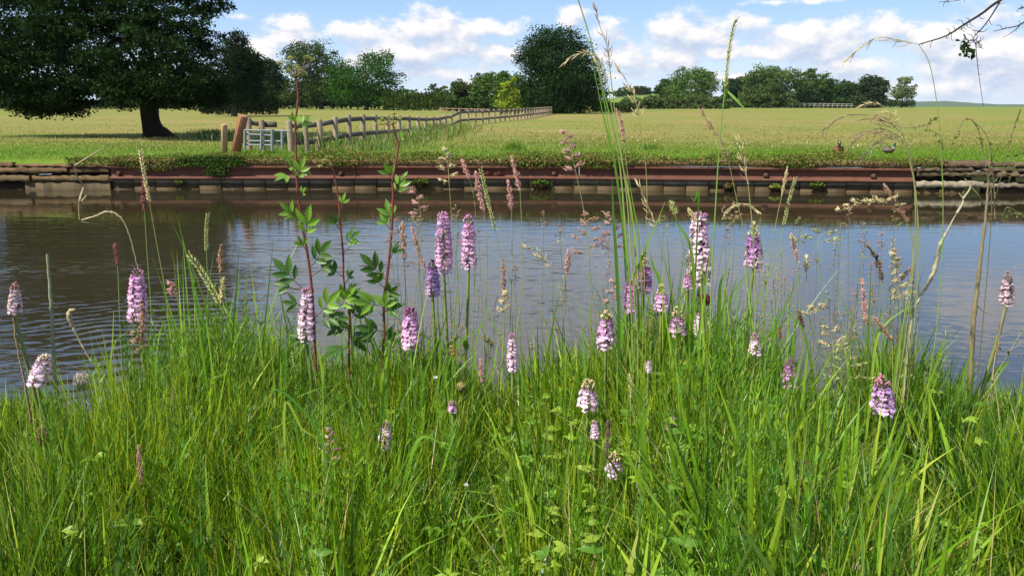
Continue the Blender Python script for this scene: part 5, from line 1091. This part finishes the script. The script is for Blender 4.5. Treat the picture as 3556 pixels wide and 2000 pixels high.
# wiry weed at the right
def wiry(label, root, arms, D, col, r=1.6):
    b = P(*root, D); b[2] = float(near_z(b[0], D))-.02; o = thing('wiry_weed', b, label, 'weed'); 
    for i, a in enumerate(arms):
        q = [P(*p, D+random.uniform(-.02, .02)) for p in a]; q = q+([b] if i == 0 else []); m = MB(); m.tube(spline(q, 5), [px(r*.4, D), px(r, D)], col, 5); m.build('stem' if i == 0 else 'twig', M_STEM, o)
        n = 14; f = rng.random(n); pp = np.array(q); idx = rng.integers(0, len(a)-1, n); pt = pp[idx]*(1-f[:, None])+pp[idx+1]*f[:, None]; lm = MB(); leaves(lm, pt+rng.normal(size=(n, 3))*.003, .010, mixcol(n, [(.10, .13, .03), (.2, .14, .06)], [2, 1]), .3); lm.build('foliage', M_LEAF, o)
wiry('thin branching weed with arched tips over the right meadow', (3430,1200), [[(3300,520),(3340,430),(3365,412),(3400,460),(3425,600),(3440,800)],[(3500,640),(3560,500),(3600,430)],[(3370,412),(3430,480),(3450,620),(3455,760)],[(3120,445),(3200,440),(3255,408)],[(3205,445),(3260,470),(3275,520)],[(3420,820),(3480,600),(3520,450),(3545,380)],[(3475,620),(3530,540),(3590,520)]], 1.95, (.13, .11, .05))
wiry('faint bent weed stems hanging over the water at the right edge', (3520,1350), [[(3440,1180),(3490,1220),(3560,1240)],[(3400,1400),(3470,1280),(3555,1140)],[(3480,760),(3500,720),(3560,760)]], 1.9, (.25, .22, .12))

# bare branch reaching in from the upper right, from a shrub on the near bank
def shrub():
    D = 2.6; b = np.array([2.55, 2.3, -.05]); o = thing('bare_shrub', b, 'bare dark branch with wiry twigs reaching in from the upper right corner', 'shrub')
    root = P(3900, -180, D); mb = MB(); mb.tube(spline([b, np.array([2.5, 2.4, .9]), root], 6), [.035, .025, .014], (.05, .04, .03), 8); tr = mb.build('trunk', M_BARK, o, True)
    def tw(pts, r, n=10, ln=36, parent=o, nm='branch'):
        q = spline([P(x, y, D+random.uniform(-.03, .03)) for x, y in pts], 6); m = MB(); m.tube(q, [px(r, D), px(max(.7, r*.3), D)], (.035, .028, .025), 6); br = m.build(nm, M_BARK, parent)
        for k in range(n):
            i = random.randrange(1, len(q)-1); a = random.uniform(0, 6.28); L = px(ln*random.uniform(.3, 1), D); p0 = q[i]; p1 = p0+np.array([math.cos(a), random.uniform(-.4, .4), math.sin(a)])*L*.5; p2 = p1+np.array([math.cos(a+.8), random.uniform(-.4, .4), math.sin(a+.8)])*L*.5
            t_ = MB(); t_.tube([p0, p1, p2], [px(1.3, D), px(.6, D)], (.04, .03, .03), 4); t_.build('twig', M_BARK, br)
    m = [(3900,-180),(3650,-90),(3477,0),(3410,48),(3347,87),(3284,126),(3192,155)]
    tw(m, 6, 26, 34)
    tw([(3477,0),(3440,60),(3410,100),(3380,135),(3395,160)], 2.6, 12, 40); tw([(3650,-90),(3600,30),(3545,85),(3490,100),(3450,110)], 3, 10, 40); tw([(3477,0),(3400,-20),(3330,2),(3260,8)], 2.2, 8, 26)
    tw([(3545,85),(3520,110),(3482,132)], 1.8, 4, 20); tw([(3347,120),(3360,140),(3385,140),(3412,160)], 2.2, 12, 40); tw([(3388,150),(3395,230),(3405,300),(3415,370)], 1.3, 5, 18); tw([(3650,-90),(3560,20),(3535,30)], 1.6, 8, 30)
    lm = MB(); q = P(3355, 172, D)+rng.normal(size=(60, 3))*px(12, D); leaves(lm, q, .018, (.025, .05, .012), .3); lm.build('leaf_cluster', M_LEAF, o)
shrub()
grass_head('long drooping golden oat plume touching the bare branch in the upper right sky', 'oat', [(2932,215),(2985,165),(3050,130),(3120,140),(3190,155)], [(3230,230),(3260,420),(3275,700),(3265,1000),(3230,1300)], 1.72, STR, 34)

# ------------------------------------------------------------------ air
def haze():
    me = bpy.data.meshes.new('haze'); lo, hi = (-3600, -60, -14), (3600, 3300, 60)
    V = [(x, y, z) for x in (lo[0], hi[0]) for y in (lo[1], hi[1]) for z in (lo[2], hi[2])]
    me.from_pydata(V, [], [(0, 1, 3, 2), (4, 6, 7, 5), (0, 4, 5, 1), (2, 3, 7, 6), (0, 2, 6, 4), (1, 5, 7, 3)])
    m = bpy.data.materials.new('haze'); m.use_nodes = True; N = NT(m.node_tree); N.n.clear()
    v = N.new('ShaderNodeVolumePrincipled'); v.inputs['Color'].default_value = (.80, .88, 1, 1); v.inputs['Density'].default_value = .00005
    out = N.new('ShaderNodeOutputMaterial'); N.l.new(v.outputs[0], out.inputs['Volume']); me.materials.append(m)
    o = bpy.data.objects.new('haze', me); COL.objects.link(o); tag(o, kind='stuff', label='thin summer haze over the meadow', cat='haze')
haze()
